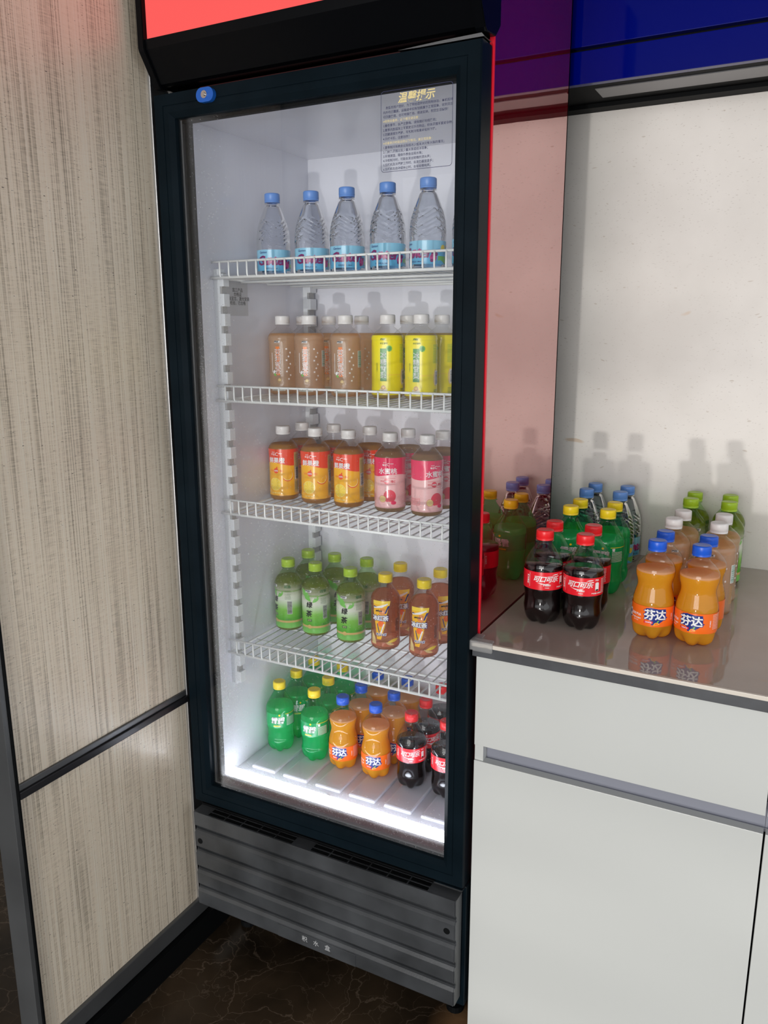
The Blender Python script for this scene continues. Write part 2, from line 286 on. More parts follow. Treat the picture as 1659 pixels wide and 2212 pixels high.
def grad_green():
    m, nt, o = mat('print_green_fade'); n = nt.nodes; L = nt.links
    b = n.new('ShaderNodeBsdfPrincipled'); b.inputs['Roughness'].default_value = 0.25; L.new(b.outputs[0], o.inputs[0])
    t = n.new('ShaderNodeTexCoord'); s = n.new('ShaderNodeSeparateXYZ'); L.new(t.outputs['Object'], s.inputs[0])
    r = n.new('ShaderNodeMapRange'); r.inputs['From Min'].default_value = 0.03; r.inputs['From Max'].default_value = 0.115; L.new(s.outputs[2], r.inputs['Value'])
    cr = n.new('ShaderNodeValToRGB'); e = cr.color_ramp.elements; e[0].position = 0.0; e[0].color = (0.09, 0.42, 0.02, 1); e[1].position = 1.0; e[1].color = (0.70, 0.72, 0.50, 1)
    k = e.new(0.28); k.color = (0.24, 0.58, 0.08, 1); k = e.new(0.55); k.color = (0.74, 0.78, 0.66, 1)
    L.new(r.outputs[0], cr.inputs[0]); L.new(cr.outputs[0], b.inputs['Base Color'])
    ar = n.new('ShaderNodeMapRange'); ar.inputs['From Min'].default_value = 0.085; ar.inputs['From Max'].default_value = 0.118; ar.inputs['To Min'].default_value = 0.88; ar.inputs['To Max'].default_value = 0.0
    L.new(s.outputs[2], ar.inputs['Value']); L.new(ar.outputs[0], b.inputs['Alpha']); return m
P['fade'] = grad_green()

# ------------------------------------------------------------------ mesh helpers
def link(name, me, parent=None, loc=None):
    o = bpy.data.objects.new(name, me); COL.objects.link(o)
    if parent: o.parent = parent
    if loc: o.location = loc
    return o
def finish(bm, name, mats, smooth=False, recalc=True):
    if recalc: bmesh.ops.recalc_face_normals(bm, faces=bm.faces)
    me = bpy.data.meshes.new(name); bm.to_mesh(me); bm.free()
    for mm in (mats if isinstance(mats, (list, tuple)) else [mats]): me.materials.append(mm)
    if smooth: me.polygons.foreach_set('use_smooth', [True]*len(me.polygons))
    return me
def abox(bm, x0, x1, y0, y1, z0, z1, bev=0.0, mi=0, segs=2):
    r = bmesh.ops.create_cube(bm, size=1.0); vs = r['verts']
    for v in vs:
        v.co.x = x0 if v.co.x < 0 else x1; v.co.y = y0 if v.co.y < 0 else y1; v.co.z = z0 if v.co.z < 0 else z1
    fs = set(f for v in vs for f in v.link_faces)
    for f in fs: f.material_index = mi
    if bev > 0:
        es = list(set(e for v in vs for e in v.link_edges))
        bmesh.ops.bevel(bm, geom=es, offset=bev, segments=segs, affect='EDGES', profile=0.6, material=-1)
def boxobj(name, mm, parent, x0, x1, y0, y1, z0, z1, bev=0.0):
    bm = bmesh.new(); abox(bm, x0, x1, y0, y1, z0, z1, bev); return link(name, finish(bm, name, mm), parent)
def prism(bm, pts, axis, a, b, mi=0):
    """pts: 2D polygon; axis 'x' -> pts are (y,z), extruded x from a to b; 'y' -> (x,z)"""
    def P3(p, t): return (t, p[0], p[1]) if axis == 'x' else (p[0], t, p[1])
    A = [bm.verts.new(P3(p, a)) for p in pts]; B = [bm.verts.new(P3(p, b)) for p in pts]; n = len(pts)
    fs = [bm.faces.new(A), bm.faces.new(list(reversed(B)))]
    for i in range(n): fs.append(bm.faces.new((A[i], B[i], B[(i+1) % n], A[(i+1) % n])))
    for f in fs: f.material_index = mi
def tube(bm, path, r, seg=8):
    rings = []
    path = [Vector(p) for p in path]
    for i, p in enumerate(path):
        d = (path[min(i+1, len(path)-1)] - path[max(i-1, 0)]).normalized()
        a = d.orthogonal().normalized() if not rings else (pa - d*pa.dot(d)).normalized()
        pa = a; b = d.cross(a)
        rings.append([bm.verts.new(p + a*r*math.cos(2*PI*k/seg) + b*r*math.sin(2*PI*k/seg)) for k in range(seg)])
    for i in range(len(rings)-1):
        for k in range(seg): bm.faces.new((rings[i][k], rings[i][(k+1) % seg], rings[i+1][(k+1) % seg], rings[i+1][k]))
    bm.faces.new(list(reversed(rings[0]))); bm.faces.new(rings[-1])
def thing(name, label, cat, loc=(0, 0, 0), group=None):
    o = bpy.data.objects.new(name, None); COL.objects.link(o); o.location = loc; o.empty_display_size = 0.05
    o['label'] = label; o['category'] = cat
    if group: o['group'] = group
    return o
def tagm(o, label, cat, group=None):
    o['label'] = label; o['category'] = cat
    if group: o['group'] = group
    return o

# text -> 2D bmesh (x, y) centred on its box
def text2d(s, size, off=0.0, shear=0.0, space=1.0, line=1.0, align='CENTER', res=2, sx=1.0):
    cu = bpy.data.curves.new('t', 'FONT'); cu.body = s; cu.size = size; cu.offset = off; cu.shear = shear; cu.space_character = space; cu.space_line = line
    bold = 0.0
    if off > 0.12: bold = off; cu.offset = 0.0
    cu.align_x = align; cu.align_y = 'CENTER'; cu.resolution_u = res
    ob = bpy.data.objects.new('t', cu); COL.objects.link(ob)
    bpy.context.view_layer.update()
    me = bpy.data.meshes.new_from_object(ob.evaluated_get(bpy.context.evaluated_depsgraph_get()))
    bpy.data.objects.remove(ob); bpy.data.curves.remove(cu)
    vs = [(v.co.x*sx, v.co.y) for v in me.vertices]; fs = [tuple(p.vertices) for p in me.polygons]
    bpy.data.meshes.remove(me)
    if vs and align == 'CENTER':
        mx = (min(v[0] for v in vs)+max(v[0] for v in vs))/2; my = (min(v[1] for v in vs)+max(v[1] for v in vs))/2
        vs = [(a-mx, b-my) for a, b in vs]
    if bold:
        n0 = len(vs); V = list(vs); F = list(fs); k = 8 if bold > 0.7 else 5; c = n0
        for i in range(k):
            a = 2*PI*i/k+0.3; dx, dy = bold*math.cos(a), bold*math.sin(a)
            V += [(x+dx, y+dy) for x, y in vs]; F += [tuple(j+c for j in f) for f in fs]; c += n0
        vs, fs = V, F
    return vs, fs
def rect2d(x0, x1, y0, y1): return [(x0, y0), (x1, y0), (x1, y1), (x0, y1)], [(0, 1, 2, 3)]
def poly2d(pts): return list(pts), [tuple(range(len(pts)))]
def disc2d(r, n=24, a0=0, a1=2*PI, ry=None):
    ry = ry or r; full = abs(a1-a0-2*PI) < 1e-6
    pts = [(r*math.cos(a0+(a1-a0)*i/n), ry*math.sin(a0+(a1-a0)*i/n)) for i in range(n if full else n+1)]
    if not full and a1-a0 < PI-0.01: pts.append((0, 0))
    return pts, [tuple(range(len(pts)))]
def ring2d(r, w, n=28):
    vs = []; fs = []
    for i in range(n):
        a = 2*PI*i/n; vs += [(r*math.cos(a), r*math.sin(a)), ((r-w)*math.cos(a), (r-w)*math.sin(a))]
        j = (i+1) % n; fs.append((2*i, 2*j, 2*j+1, 2*i+1))
    return vs, fs
def bars2d(w, h, n=14, seed=3):
    """stacked barcode strokes"""
    rnd = random.Random(seed); vs = []; fs = []; y = -h/2
    while y < h/2 - h/n*0.3:
        t = h/n*rnd.choice((0.25, 0.4, 0.6)); k = len(vs); vs += [(-w/2, y), (w/2, y), (w/2, y+t), (-w/2, y+t)]; fs.append((k, k+1, k+2, k+3)); y += t + h/n*rnd.choice((0.3, 0.5))
    return vs, fs

# ------------------------------------------------------------------ bottles
def interp(pts, z):
    if z <= pts[0][0]: return pts[0][1]
    for i in range(len(pts)-1):
        if z <= pts[i+1][0]:
            z0, r0 = pts[i]; z1, r1 = pts[i+1]; t = (z-z0)/(z1-z0)
            m0 = (r1-(pts[i-1][1] if i > 0 else r0))/((z1-(pts[i-1][0] if i > 0 else z0-1)) or 1)*(z1-z0)
            nx = pts[i+2] if i+2 < len(pts) else pts[i+1]; m1 = (nx[1]-r0)/((nx[0]-z0) or 1)*(z1-z0)
            if r0 == r1: return r0
            t2 = t*t; t3 = t2*t
            v = (2*t3-3*t2+1)*r0+(t3-2*t2+t)*m0+(-2*t3+3*t2)*r1+(t3-t2)*m1
            return min(max(v, min(r0, r1)-0.6), max(r0, r1)+0.6)
    return pts[-1][1]
def make_rfun(prof, petal=False, hexa=0.0, hz=(20, 118), ribs=False, rings=()):
    def f(th, z):
        r = interp(prof, z)
        if petal and z < 30:
            k = (1-z/30.0)**1.3; r *= 1 - 0.42*k*(0.5-0.5*math.cos(5*th))**1.4
        if hexa and hz[0]-6 < z < hz[1]+6:
            k = min(1, max(0, (z-hz[0]+6)/6))*min(1, max(0, (hz[1]+6-z)/6)); r -= hexa*k*(0.5+0.5*math.cos(6*th))
        if ribs and 60 < z < 122:
            tri = lambda a: 2*abs(2*((a/(2*PI)*3) % 1)-1)-1
            for base in (74, 90, 106):
                for sg in (1, -1):
                    d = z-(base+sg*9*tri(th+(0.6 if sg > 0 else 0)))
                    r -= 2.0*math.exp(-(d/1.5)**2)
        for rz, dp, wd in rings: r -= dp*math.exp(-((z-rz)/wd)**2)
        return r
    return f
MM = 0.001
def lathe(rf, z0, z1, dz, seg, inset=0.0, capb=True, capt=False, extra=()):
    bm = bmesh.new(); zs = []; z = z0
    while z < z1-1e-6: zs.append(z); z += dz
    zs.append(z1); zs = sorted(set(zs) | set(extra)); rings = []
    for z in zs:
        rings.append([bm.verts.new(((rf(th, z)-inset)*MM*math.sin(th), -(rf(th, z)-inset)*MM*math.cos(th), z*MM)) for th in (2*PI*k/seg for k in range(seg))])
    for i in range(len(rings)-1):
        for k in range(seg): bm.faces.new((rings[i][k], rings[i][(k+1) % seg], rings[i+1][(k+1) % seg], rings[i+1][k]))
    if capb:
        c = bm.verts.new((0, 0, (z0+(4 if z0 < 3 else 0))*MM))
        for k in range(seg): bm.faces.new((c, rings[0][(k+1) % seg], rings[0][k]))
    if capt:
        c = bm.verts.new((0, 0, z1*MM))
        for k in range(seg): bm.faces.new((c, rings[-1][k], rings[-1][(k+1) % seg]))
    return bm
NECK = [(144, 13.0), (146.6, 12.6), (147, 15.6), (148.6, 15.6), (149, 12.6), (152, 12.4)]
def rneck(prof): return [p for p in prof if p[0] < 144] + NECK
def cap_mesh(mm, tall=17.5, r=15.3):
    bm = bmesh.new(); seg = 72; z0 = 149.6; z1 = z0+tall
    prof = [(z0, r*0.97, 0), (z0+3.0, r*0.985, 0), (z0+3.2, r*0.965, 0), (z0+3.7, r*0.965, 1), (z0+4.2, r, 1), (z1-2.6, r*0.985, 1), (z1-1.1, r*0.955, 0), (z1-0.2, r*0.87, 0), (z1, r*0.78, 0), (z1-0.25, r*0.70, 0), (z1-0.25, 0.01, 0)]
    rings = []
    for z, rr, kn in prof:
        rings.append([bm.verts.new(((rr-(0.28 if kn and k % 2 else 0))*MM*math.sin(2*PI*k/seg), -(rr-(0.28 if kn and k % 2 else 0))*MM*math.cos(2*PI*k/seg), z*MM)) for k in range(seg)])
    for i in range(len(rings)-1):
        for k in range(seg): bm.faces.new((rings[i][k], rings[i][(k+1) % seg], rings[i+1][(k+1) % seg], rings[i+1][k]))
    me = finish(bm, 'cap', mm, True); return me
def label_mesh(rf, layers, name='label'):
    """layers: (2D shape, x0 mm, z0 mm, material, offset mm[, curved with angle])"""
    mats = []; big = bmesh.new()
    for (vs, fs), x0, z0, mm, off in layers:
        if mm not in mats: mats.append(mm)
        mi = mats.index(mm); bm = bmesh.new()
        V = [bm.verts.new((x+x0, y+z0, 0)) for x, y in vs]
        for f in fs:
            try: bm.faces.new([V[i] for i in f])
            except ValueError: pass
        if not bm.faces: bm.free(); continue
        xs = [v.co.x for v in bm.verts]; ys = [v.co.y for v in bm.verts]
        step = 4.0
        k = math.ceil(min(xs)/step)
        while k*step < max(xs):
            bmesh.ops.bisect_plane(bm, geom=bm.verts[:]+bm.edges[:]+bm.faces[:], plane_co=(k*step, 0, 0), plane_no=(1, 0, 0)); k += 1
        step = 5.0; k = math.ceil(min(ys)/step)
        while k*step < max(ys):
            bmesh.ops.bisect_plane(bm, geom=bm.verts[:]+bm.edges[:]+bm.faces[:], plane_co=(0, k*step, 0), plane_no=(0, 1, 0)); k += 1
        mp = {}
        for v in bm.verts:
            th = v.co.x/33.0; z = v.co.y; r = rf(th, z)+off
            mp[v] = big.verts.new((r*MM*math.sin(th), -r*MM*math.cos(th), z*MM))
        for f in bm.faces:
            try: nf = big.faces.new([mp[v] for v in f.verts]); nf.material_index = mi
            except ValueError: pass
        bm.free()
    me = finish(big, name, mats, True, recalc=False); return me
W = 2*PI*33
def band(z0, z1, mm, off=0.35, x0=-W/2, x1=W/2): return (rect2d(x0, x1, z0, z1), 0, 0, mm, off)
def T(s, size, x, z, mm, lay=0.7, **k):
    return (text2d(s, size, **k), x, z, mm, lay)
def cols(s): return '\n'.join(s)
def wave(z_lo, amp, z_hi, x0=-W/2, x1=W/2, n=48, ph=0.0, per=2):
    pts = [(x0+(x1-x0)*i/n, z_lo+amp*math.sin(per*2*PI*i/n+ph)) for i in range(n+1)]
    vs = []; fs = []
    for i, p in enumerate(pts): vs += [p, (p[0], z_hi)]
    for i in range(n): fs.append((2*i, 2*i+2, 2*i+3, 2*i+1))
    return vs, fs

PROF = {
 'cola': [(0, 21), (3, 25), (8, 29), (16, 32), (26, 33), (40, 31.8), (50, 31.6), (60, 33.0), (65, 33.6), (100, 33.6), (105, 33.4), (111, 31.8), (119, 28.2), (129, 22.6), (138, 16.5)],
 'lime': [(0, 21), (3, 25), (8, 29), (16, 32), (26, 33), (40, 31.0), (50, 31.0), (60, 33.0), (65, 33.6), (102, 33.6), (108, 32.8), (114, 30.2), (126, 23.2), (138, 16.0)],
 'orange': [(0, 21), (3, 26), (8, 31), (16, 33.3), (26, 34), (60, 34), (70, 33.2), (80, 30.5), (89, 28.3), (98, 28.8), (108, 31.4), (117, 31.8), (125, 29.6), (133, 23.5), (139, 17)],
 'water': [(0, 27), (2, 31), (6, 33.5), (14, 34.2), (16, 34.2), (58, 34.2), (62, 34.6), (74, 34.6), (86, 33.8), (98, 32), (110, 28.6), (122, 24.2), (134, 19.2), (141, 16)],
 'panel': [(0, 27), (2, 30.5), (7, 32.4), (14, 32.6), (20, 32.6), (112, 32.6), (120, 32.6), (126, 31.2), (131, 27.6), (136, 22.5), (140, 17.5)],
 'juice': [(0, 27), (2, 30.5), (7, 32.4), (12, 32.6), (118, 32.6), (122, 31.6), (128, 27.2), (134, 22), (140, 16.5)],
 'tea': [(0, 26), (2, 29.5), (7, 32.0), (12, 32.4), (20, 31.9), (26, 32.2), (90, 32.2), (94, 31.4), (98, 32.4), (112, 32.4), (120, 30.0), (127, 25.6), (134, 20), (140, 15.5)],
}
for k in PROF: PROF[k] = rneck(PROF[k])
RF = {'cola': make_rfun(PROF['cola'], petal=True), 'lime': make_rfun(PROF['lime'], petal=True, rings=((34, 0.8, 3),)),
      'orange': make_rfun(PROF['orange'], petal=True, rings=((72, 0.5, 1.5),)), 'water': make_rfun(PROF['water'], ribs=True, rings=((8, 0.8, 1.2), (62, 0.6, 1.2))),
      'panel': make_rfun(PROF['panel'], hexa=1.5, hz=(24, 108), rings=((114, 1.2, 2.0), (16, 1.0, 1.6))), 'juice': make_rfun(PROF['juice'], hexa=0.8, hz=(24, 100), rings=((14, 0.8, 1.6), (22, 0.6, 1.4))),
      'tea': make_rfun(PROF['tea'], rings=((18, 0.7, 1.5), (94, 0.8, 1.8)))}
def leaf2d(l, w, ang):
    pts = []
    for i in range(9): t = i/8; pts.append((l*(t-0.5), w*math.sin(PI*t)))
    for i in range(7, 0, -1): t = i/8; pts.append((l*(t-0.5), -w*math.sin(PI*t)))
    c, s = math.cos(ang), math.sin(ang); return poly2d([(x*c-y*s, x*s+y*c) for x, y in pts])
def barcode(x, z, w=11, h=24, a='white', b='black', n=16): return [(rect2d(x-w/2-1, x+w/2+1, z-h/2-1, z+h/2+1), 0, 0, P[a], 0.6), (bars2d(w, h, n), x, z, P[b], 0.75)]
def tiny(x, z, w, rows, mm, step=2.2, h=0.9, seed=1):
    """rows of very small print, too small to read in the photograph"""
    rnd = random.Random(seed); out = []
    vs = []; fs = []
    for i in range(rows):
        xx = -w/2
        while xx < w/2-0.6:
            t = rnd.uniform(0.7, 1.5); k = len(vs); y = -i*step
            vs += [(xx, y), (min(xx+t, w/2), y), (min(xx+t, w/2), y+h), (xx, y+h)]; fs.append((k, k+1, k+2, k+3)); xx += t+0.5
    return [((vs, fs), x, z, mm, 0.7)]
LAB = {}
LAB['cola'] = [band(66, 98, P['red']), T('可口可乐', 11.5, 0, 86, P['white'], shear=0.35, off=0.35, space=0.86), T('经典美味', 3.2, 1, 75, P['white'], off=0.1), T('畅爽饮品', 1.8, 1, 70.5, P['white'], off=0.05),
   (poly2d([(-17, 79.5), (-8, 76.5), (2, 76.5), (6, 78.5), (-2, 77.6), (-9, 78.2)]), 0, 0, P['white'], 0.65), (poly2d([(9, 92.5), (14, 94.5), (21, 94.6), (25, 97), (19, 93.3), (14, 92.8)]), 0, 0, P['white'], 0.65),
   T('汽水', 3.4, 28, 94, P['white'], off=0.1), (rect2d(25, 32, 75, 88), 0, 0, P['white'], 0.6), (disc2d(3.5, 16, 0, PI, 2), 28.5, 88, P['white'], 0.6), (disc2d(3.2, 16, ry=1.4), 28.5, 76.5, P['black'], 0.7), T('净含量:300毫升', 2.9, 28, 71, P['white'], off=0.05)] \
   + tiny(42, 94, 9, 11, P['white'], 2.4, 1.0) + [T(cols('汽水果味'), 4.2, -33, 83, P['white'], off=0.1), (rect2d(-30, -29.6, 70, 95), 0, 0, P['white'], 0.6)]
LAB['lime'] = [band(66, 99, P['green'], 0.3), T('雪碧', 17, 0, 83, P['white'], off=0.4, shear=0.2, space=0.9), (disc2d(2.2, 16), 4, 96, P['yellow'], 0.75), T('清爽柠檬味汽水', 2.3, -2, 70, P['yellow'], off=0.1), (rect2d(-11, 6, 68, 69), 0, 0, P['yellow'], 0.6),
   (rect2d(18, 60, 97.2, 98.2), 0, 0, P['yellow'], 0.6), T('雪', 6, 24, 93, P['white'], off=0.3)] + tiny(33, 88, 24, 9, P['white'], 2.3, 1.0, 5)
LAB['orange'] = [band(26, 60, P['orange']), (poly2d([(-16, 39), (-14, 57), (-6, 59), (6, 57), (18, 57), (19, 44), (22, 43), (6, 31), (-4, 29), (-6, 37)]), 0, 0, P['navy'], 0.5),
   T('芬达', 18.5, 1, 47, P['navy'], 0.62, off=1.3, space=0.92), T('芬达', 18, 1, 47, P['white'], 0.8, off=0.55, space=0.94), (rect2d(-16, -2, 31.5, 35.5), 0, 0, P['red'], 0.65), T('橙味汽水', 2.7, -9, 33.5, P['white'], off=0.1),
   (disc2d(4.6, 16, 0.3, PI+0.3), 4, 29.5, P['juicey'], 0.7), (disc2d(3.4, 16, 0.3, PI+0.3), 4, 30, P['orange'], 0.8), (leaf2d(5, 1.2, 0.9), 6, 36, P['leaf'], 0.8),
   T('橙味汽水', 5.0, -31, 44, P['white'], off=0.1), T('净含量 300毫升', 2.9, -31, 37.5, P['white'], off=0.05), T('配料见瓶身', 2.0, -31, 33.5, P['white']), (rect2d(-51, -43, 34, 50), 0, 0, P['white'], 0.6), (disc2d(4, 16, PI, 2*PI, 3), -47, 37, P['navy'], 0.7), (disc2d(3, 12), -47, 44, P['navy'], 0.7),
   T(cols('橙味汽水'), 2.8, 31, 43, P["white"], off=0.05)] + tiny(42, 57, 13, 10, P['white'], 2.6, 0.8, 9)
LAB['water'] = [band(16, 57, P['sky'], 0.3), (wave(38, 5, 57, ph=1.0, per=3), 0, 0, P['skylt'], 0.4), T('Ganten', 25, -3, 36, P['plum'], 0.55, off=0.9, shear=0.25, space=0.86), T('nt', 24, -3, 36.5, P['magenta'], 0.72, off=0.6, shear=0.25), T('Ganten', 6, -22, 52, P['navy'], off=0.1, shear=0.2),
   T('饮用天然水 348ml', 3.4, -6, 20.5, P['navy'], off=0.05), (disc2d(6.5, 20), 29, 27, P['magenta'], 0.6), (disc2d(3.5, 16), 34, 33, P['plum'], 0.75), (disc2d(3, 12), 26, 22, P['plum'], 0.7), (wave(20, 3, 30, 38, 92, 24, 0.5, 2), 0, 0, P['leaf'], 0.5),
   (disc2d(6, 20), 50, 44, P['juicey'], 0.6), (leaf2d(24, 4, 0.6), 60, 38, P['sky'], 0.7), (leaf2d(20, 3, -0.4), 66, 46, P['cream'], 0.75), (disc2d(4, 14), 74, 32, P['orange'], 0.75)] + barcode(-62, 36, 16, 24) + tiny(-80, 54, 18, 14, P['navy'], 2.4, 0.8, 3)
LAB['jasmine'] = [band(8, 126, P['clearfilm'], 0.3), (rect2d(-4.5, 4.5, 42, 103), 0, 0, P['bandorange'], 0.5), T(cols('茉莉蜜茶'), 15, 0, 71, P['white'], 0.7, off=0.16, line=0.9), T('康师傅', 4.6, -1, 113, P['white'], 0.6, off=0.5, shear=0.2, space=0.8), T('康师傅', 4.6, -1, 113, P['black'], 0.8, off=0.12, shear=0.2, space=0.8),
   (leaf2d(9, 2.6, 1.2), -9, 49, P['white'], 0.6), (leaf2d(8, 2.4, 2.4), -7, 43, P['leaf'], 0.6), (disc2d(3.4, 14), 3, 32, P['cream'], 0.7), (ring2d(4.6, 0.7), 3, 30, P['gold'], 0.8), (rect2d(-14, -12.9, 48, 90), 0, 0, P['white'], 0.5)] \
   + [((lambda a, b: leaf2d(5.2, 1.3, a))(i*1.1, 0), 24+5*math.sin(i*2.1), 34+i*8, P['white'], 0.6) for i in range(9)] + [((lambda a, b: leaf2d(5.2, 1.3, a))(i*1.1+1.5, 0), 24+5*math.sin(i*2.1), 34+i*8, P['white'], 0.62) for i in range(9)] \
   + barcode(47, 78, 11, 32, 'white', 'barc', 15) + tiny(47, 54, 13, 14, P['gold'], 2.4, 0.8, 4) + [(rect2d(-16, 16, 8.5, 15), 0, 0, P['palegrey'], 0.5)] + tiny(0, 12, 24, 2, P['darkgreen'], 2.6, 1, 8) + [(rect2d(68, 78, 42, 103), 0, 0, P['rose'], 0.5), T(cols('茉莉蜜茶'), 14, 73, 71, P['rose'], 0.7, off=0.3, line=0.85)]
LAB['pear'] = [band(8, 127, P['pear'], 0.3), (rect2d(-7, 7, 36, 101), 0, 0, P['banner'], 0.5), T(cols('冰糖雪梨'), 13.5, 0, 68, P['white'], 0.7, off=0.15, line=0.98), T('康师傅', 4.6, 0, 119, P['darkgreen'], 0.6, off=0.1, shear=0.2, space=0.8), T('传世清饮', 4, 1, 111, P['darkgreen'], 0.6, off=0.05), (disc2d(6, 20), 12, 101, P['leaf'], 0.65), (disc2d(3.8, 16), 12, 101, P['banner'], 0.8),
   T(cols('自然甘润爽口'), 3.0, -14, 64, P['darkgreen'], 0.6), (disc2d(6, 20), 0, 22, P['cream'], 0.6), (ring2d(4, 1.2), 0, 23, P['rose'], 0.75), (disc2d(8.5, 20, PI, 2*PI, 5), 0, 20, P['palegrey'], 0.55), (disc2d(6, 18, ry=17), 45, 44, P['cream'], 0.55)] + barcode(49, 44, 9, 25) + tiny(46, 108, 17, 17, P['leaf'], 2.2, 0.8, 2) + tiny(46, 20, 14, 6, P['darkgreen'], 2.2, 0.9, 6) \
   + [(wave(47, 1.5, 49.5, 10, 95, 20, 0, 1), 0, 0, P['juicey'], 0.42), (rect2d(80, 92, 36, 101), 0, 0, P['banner'], 0.5), T(cols('冰糖雪梨'), 11, 86, 68, P['white'], 0.7, off=0.25, line=0.98)]
LAB['juice'] = [band(12, 118, P['juice'], 0.3), (wave(84, 4, 118, ph=2.2, per=2), 0, 0, P['orangetop'], 0.45), T('鲜果橙', 13.5, 0, 93, P['white'], 0.7, off=0.35, space=0.95), T('每日', 5, -8, 106, P['white'], 0.7, off=0.1), T('康师傅', 2.6, -7, 111, P['white'], 0.7), T('C', 11, 1.5, 107, P['white'], 0.7), (rect2d(6, 14, 108, 109.2), 0, 0, P['white'], 0.65),
   (disc2d(6, 20), -1, 69, P['orangetop'], 0.6), (leaf2d(6, 1.5, 1.2), 1, 76, P['orangetop'], 0.6), T('100%', 5, -1, 69, P['white'], 0.75, off=0.15), T('维C', 6, 12, 69, P['orangetop'], 0.7), T('添加', 4.4, -12, 69, P['orangetop'], 0.7),
   (disc2d(14, 28), -4, 38, P['juicey'], 0.5), (ring2d(14.5, 1.0), -4, 38, P['slice'], 0.65), (disc2d(13, 24, PI+0.5, 2*PI+0.5), 26, 58, P['orangetop'], 0.5), (disc2d(12, 24, PI+0.5, 2*PI+0.5), 26, 59, P['slice'], 0.65), (disc2d(10.5, 24, PI+0.5, 2*PI+0.5), 26, 59, P['juice'], 0.8), T('橙子果汁饮料', 3.6, -2, 18, P['slice'], 0.7, off=0.1)] \
   + [(poly2d([(-4, 38), (-4+12*math.cos(a), 38+12*math.sin(a)), (-4+12*math.cos(a+0.1), 38+12*math.sin(a+0.1))]), 0, 0, P['slice'], 0.7) for a in (i*PI/4 for i in range(8))] \
   + [(rect2d(42, 60, 18, 110), 0, 0, P['gold'], 0.6)] + barcode(51, 62, 10, 26) + tiny(51, 104, 14, 15, P['darkgreen'], 2.3, 1.0, 2) + tiny(51, 42, 14, 9, P['darkgreen'], 2.3, 1.0, 7)
LAB['peach'] = [band(10, 118, P['pink'], 0.3), (wave(80, 3, 118, ph=0.5, per=2), 0, 0, P['pinktop'], 0.45), T('水蜜桃', 13.5, 0, 90, P['white'], 0.7, off=0.2, space=0.95), T('每日', 4.4, -7, 103, P['white'], 0.7, off=0.1), T('康师傅', 2.4, -6, 108, P['white'], 0.7), T('C', 9, 1, 104, P['white'], 0.7), (rect2d(4, 12, 105, 106.2), 0, 0, P['white'], 0.65),
   (disc2d(6, 20), -2, 68, P['peachred'], 0.6), T('100%', 5, -2, 68, P['white'], 0.75, off=0.15), T('维C', 6, 11, 68, P['peachred'], 0.7, off=0.15), T('添加', 4.4, -12, 68, P['peachred'], 0.7), (rect2d(-16, 16, 74.5, 75), 0, 0, P['peachred'], 0.6), (rect2d(-16, 16, 61.5, 62), 0, 0, P['peachred'], 0.6),
   (disc2d(13, 28, ry=14), 4, 36, P['peachred'], 0.5), (disc2d(7, 24), -11, 30, P['cream'], 0.65), (ring2d(8, 1), -11, 30, P['rose'], 0.75), (disc2d(6, 18, ry=4), 12, 22, P['pinktop'], 0.7)] + barcode(50, 58, 10, 26, 'pink', 'black') + tiny(50, 110, 14, 12, P['white'], 2.3, 0.9, 2) + tiny(50, 36, 14, 9, P['peachred'], 2.3, 1.0, 5) \
   + [(rect2d(-62, -32, 22, 38), 0, 0, P['peachred'], 0.5), (rect2d(-61.5, -32.5, 22.5, 37.5), 0, 0, P['pink'], 0.6)] + tiny(-47, 35, 26, 5, P['peachred'], 2.8, 1.1, 3)
LAB['green'] = [band(26, 118, P['fade'], 0.3), band(8, 22, P['leaf'], 0.3), band(21, 26, P['gold'], 0.45), (leaf2d(40, 7.5, 2.3), -9, 98, P['leaf'], 0.5), (leaf2d(22, 4.5, 0.75), 16, 89, P['leaf'], 0.5), T('绿', 15, 0, 76, P['black'], 0.7, off=0.55, shear=0.12), T('茶', 16, -1, 55, P['black'], 0.7, off=0.55, shear=0.12),
   (rect2d(-6, 6, 36, 42), 0, 0, P['darkgreen'], 0.6), T('低糖', 4, 0, 39, P['cream'], 0.75, off=0.1), T('康师傅', 5.4, -2, 108, P['white'], 0.65, off=0.8, shear=0.2, space=0.8), T('康师傅', 5.4, -2, 108, P['black'], 0.8, off=0.12, shear=0.2, space=0.8), (disc2d(5, 18), 0, 23.5, P['gold'], 0.6), T('绿茶', 8, 34, 108, P['darkgreen'], 0.6, off=0.2)] \
   + barcode(38, 58, 10, 30, 'palegrey', 'black') + tiny(34, 98, 14, 8, P['darkgreen'], 2.8, 0.9, 5) + tiny(34, 30, 12, 2, P['darkgreen'], 2.2, 0.9, 5)
v_out = [(-19, 113), (19, 113), (8, 50), (-4, 28), (-12, 40)]
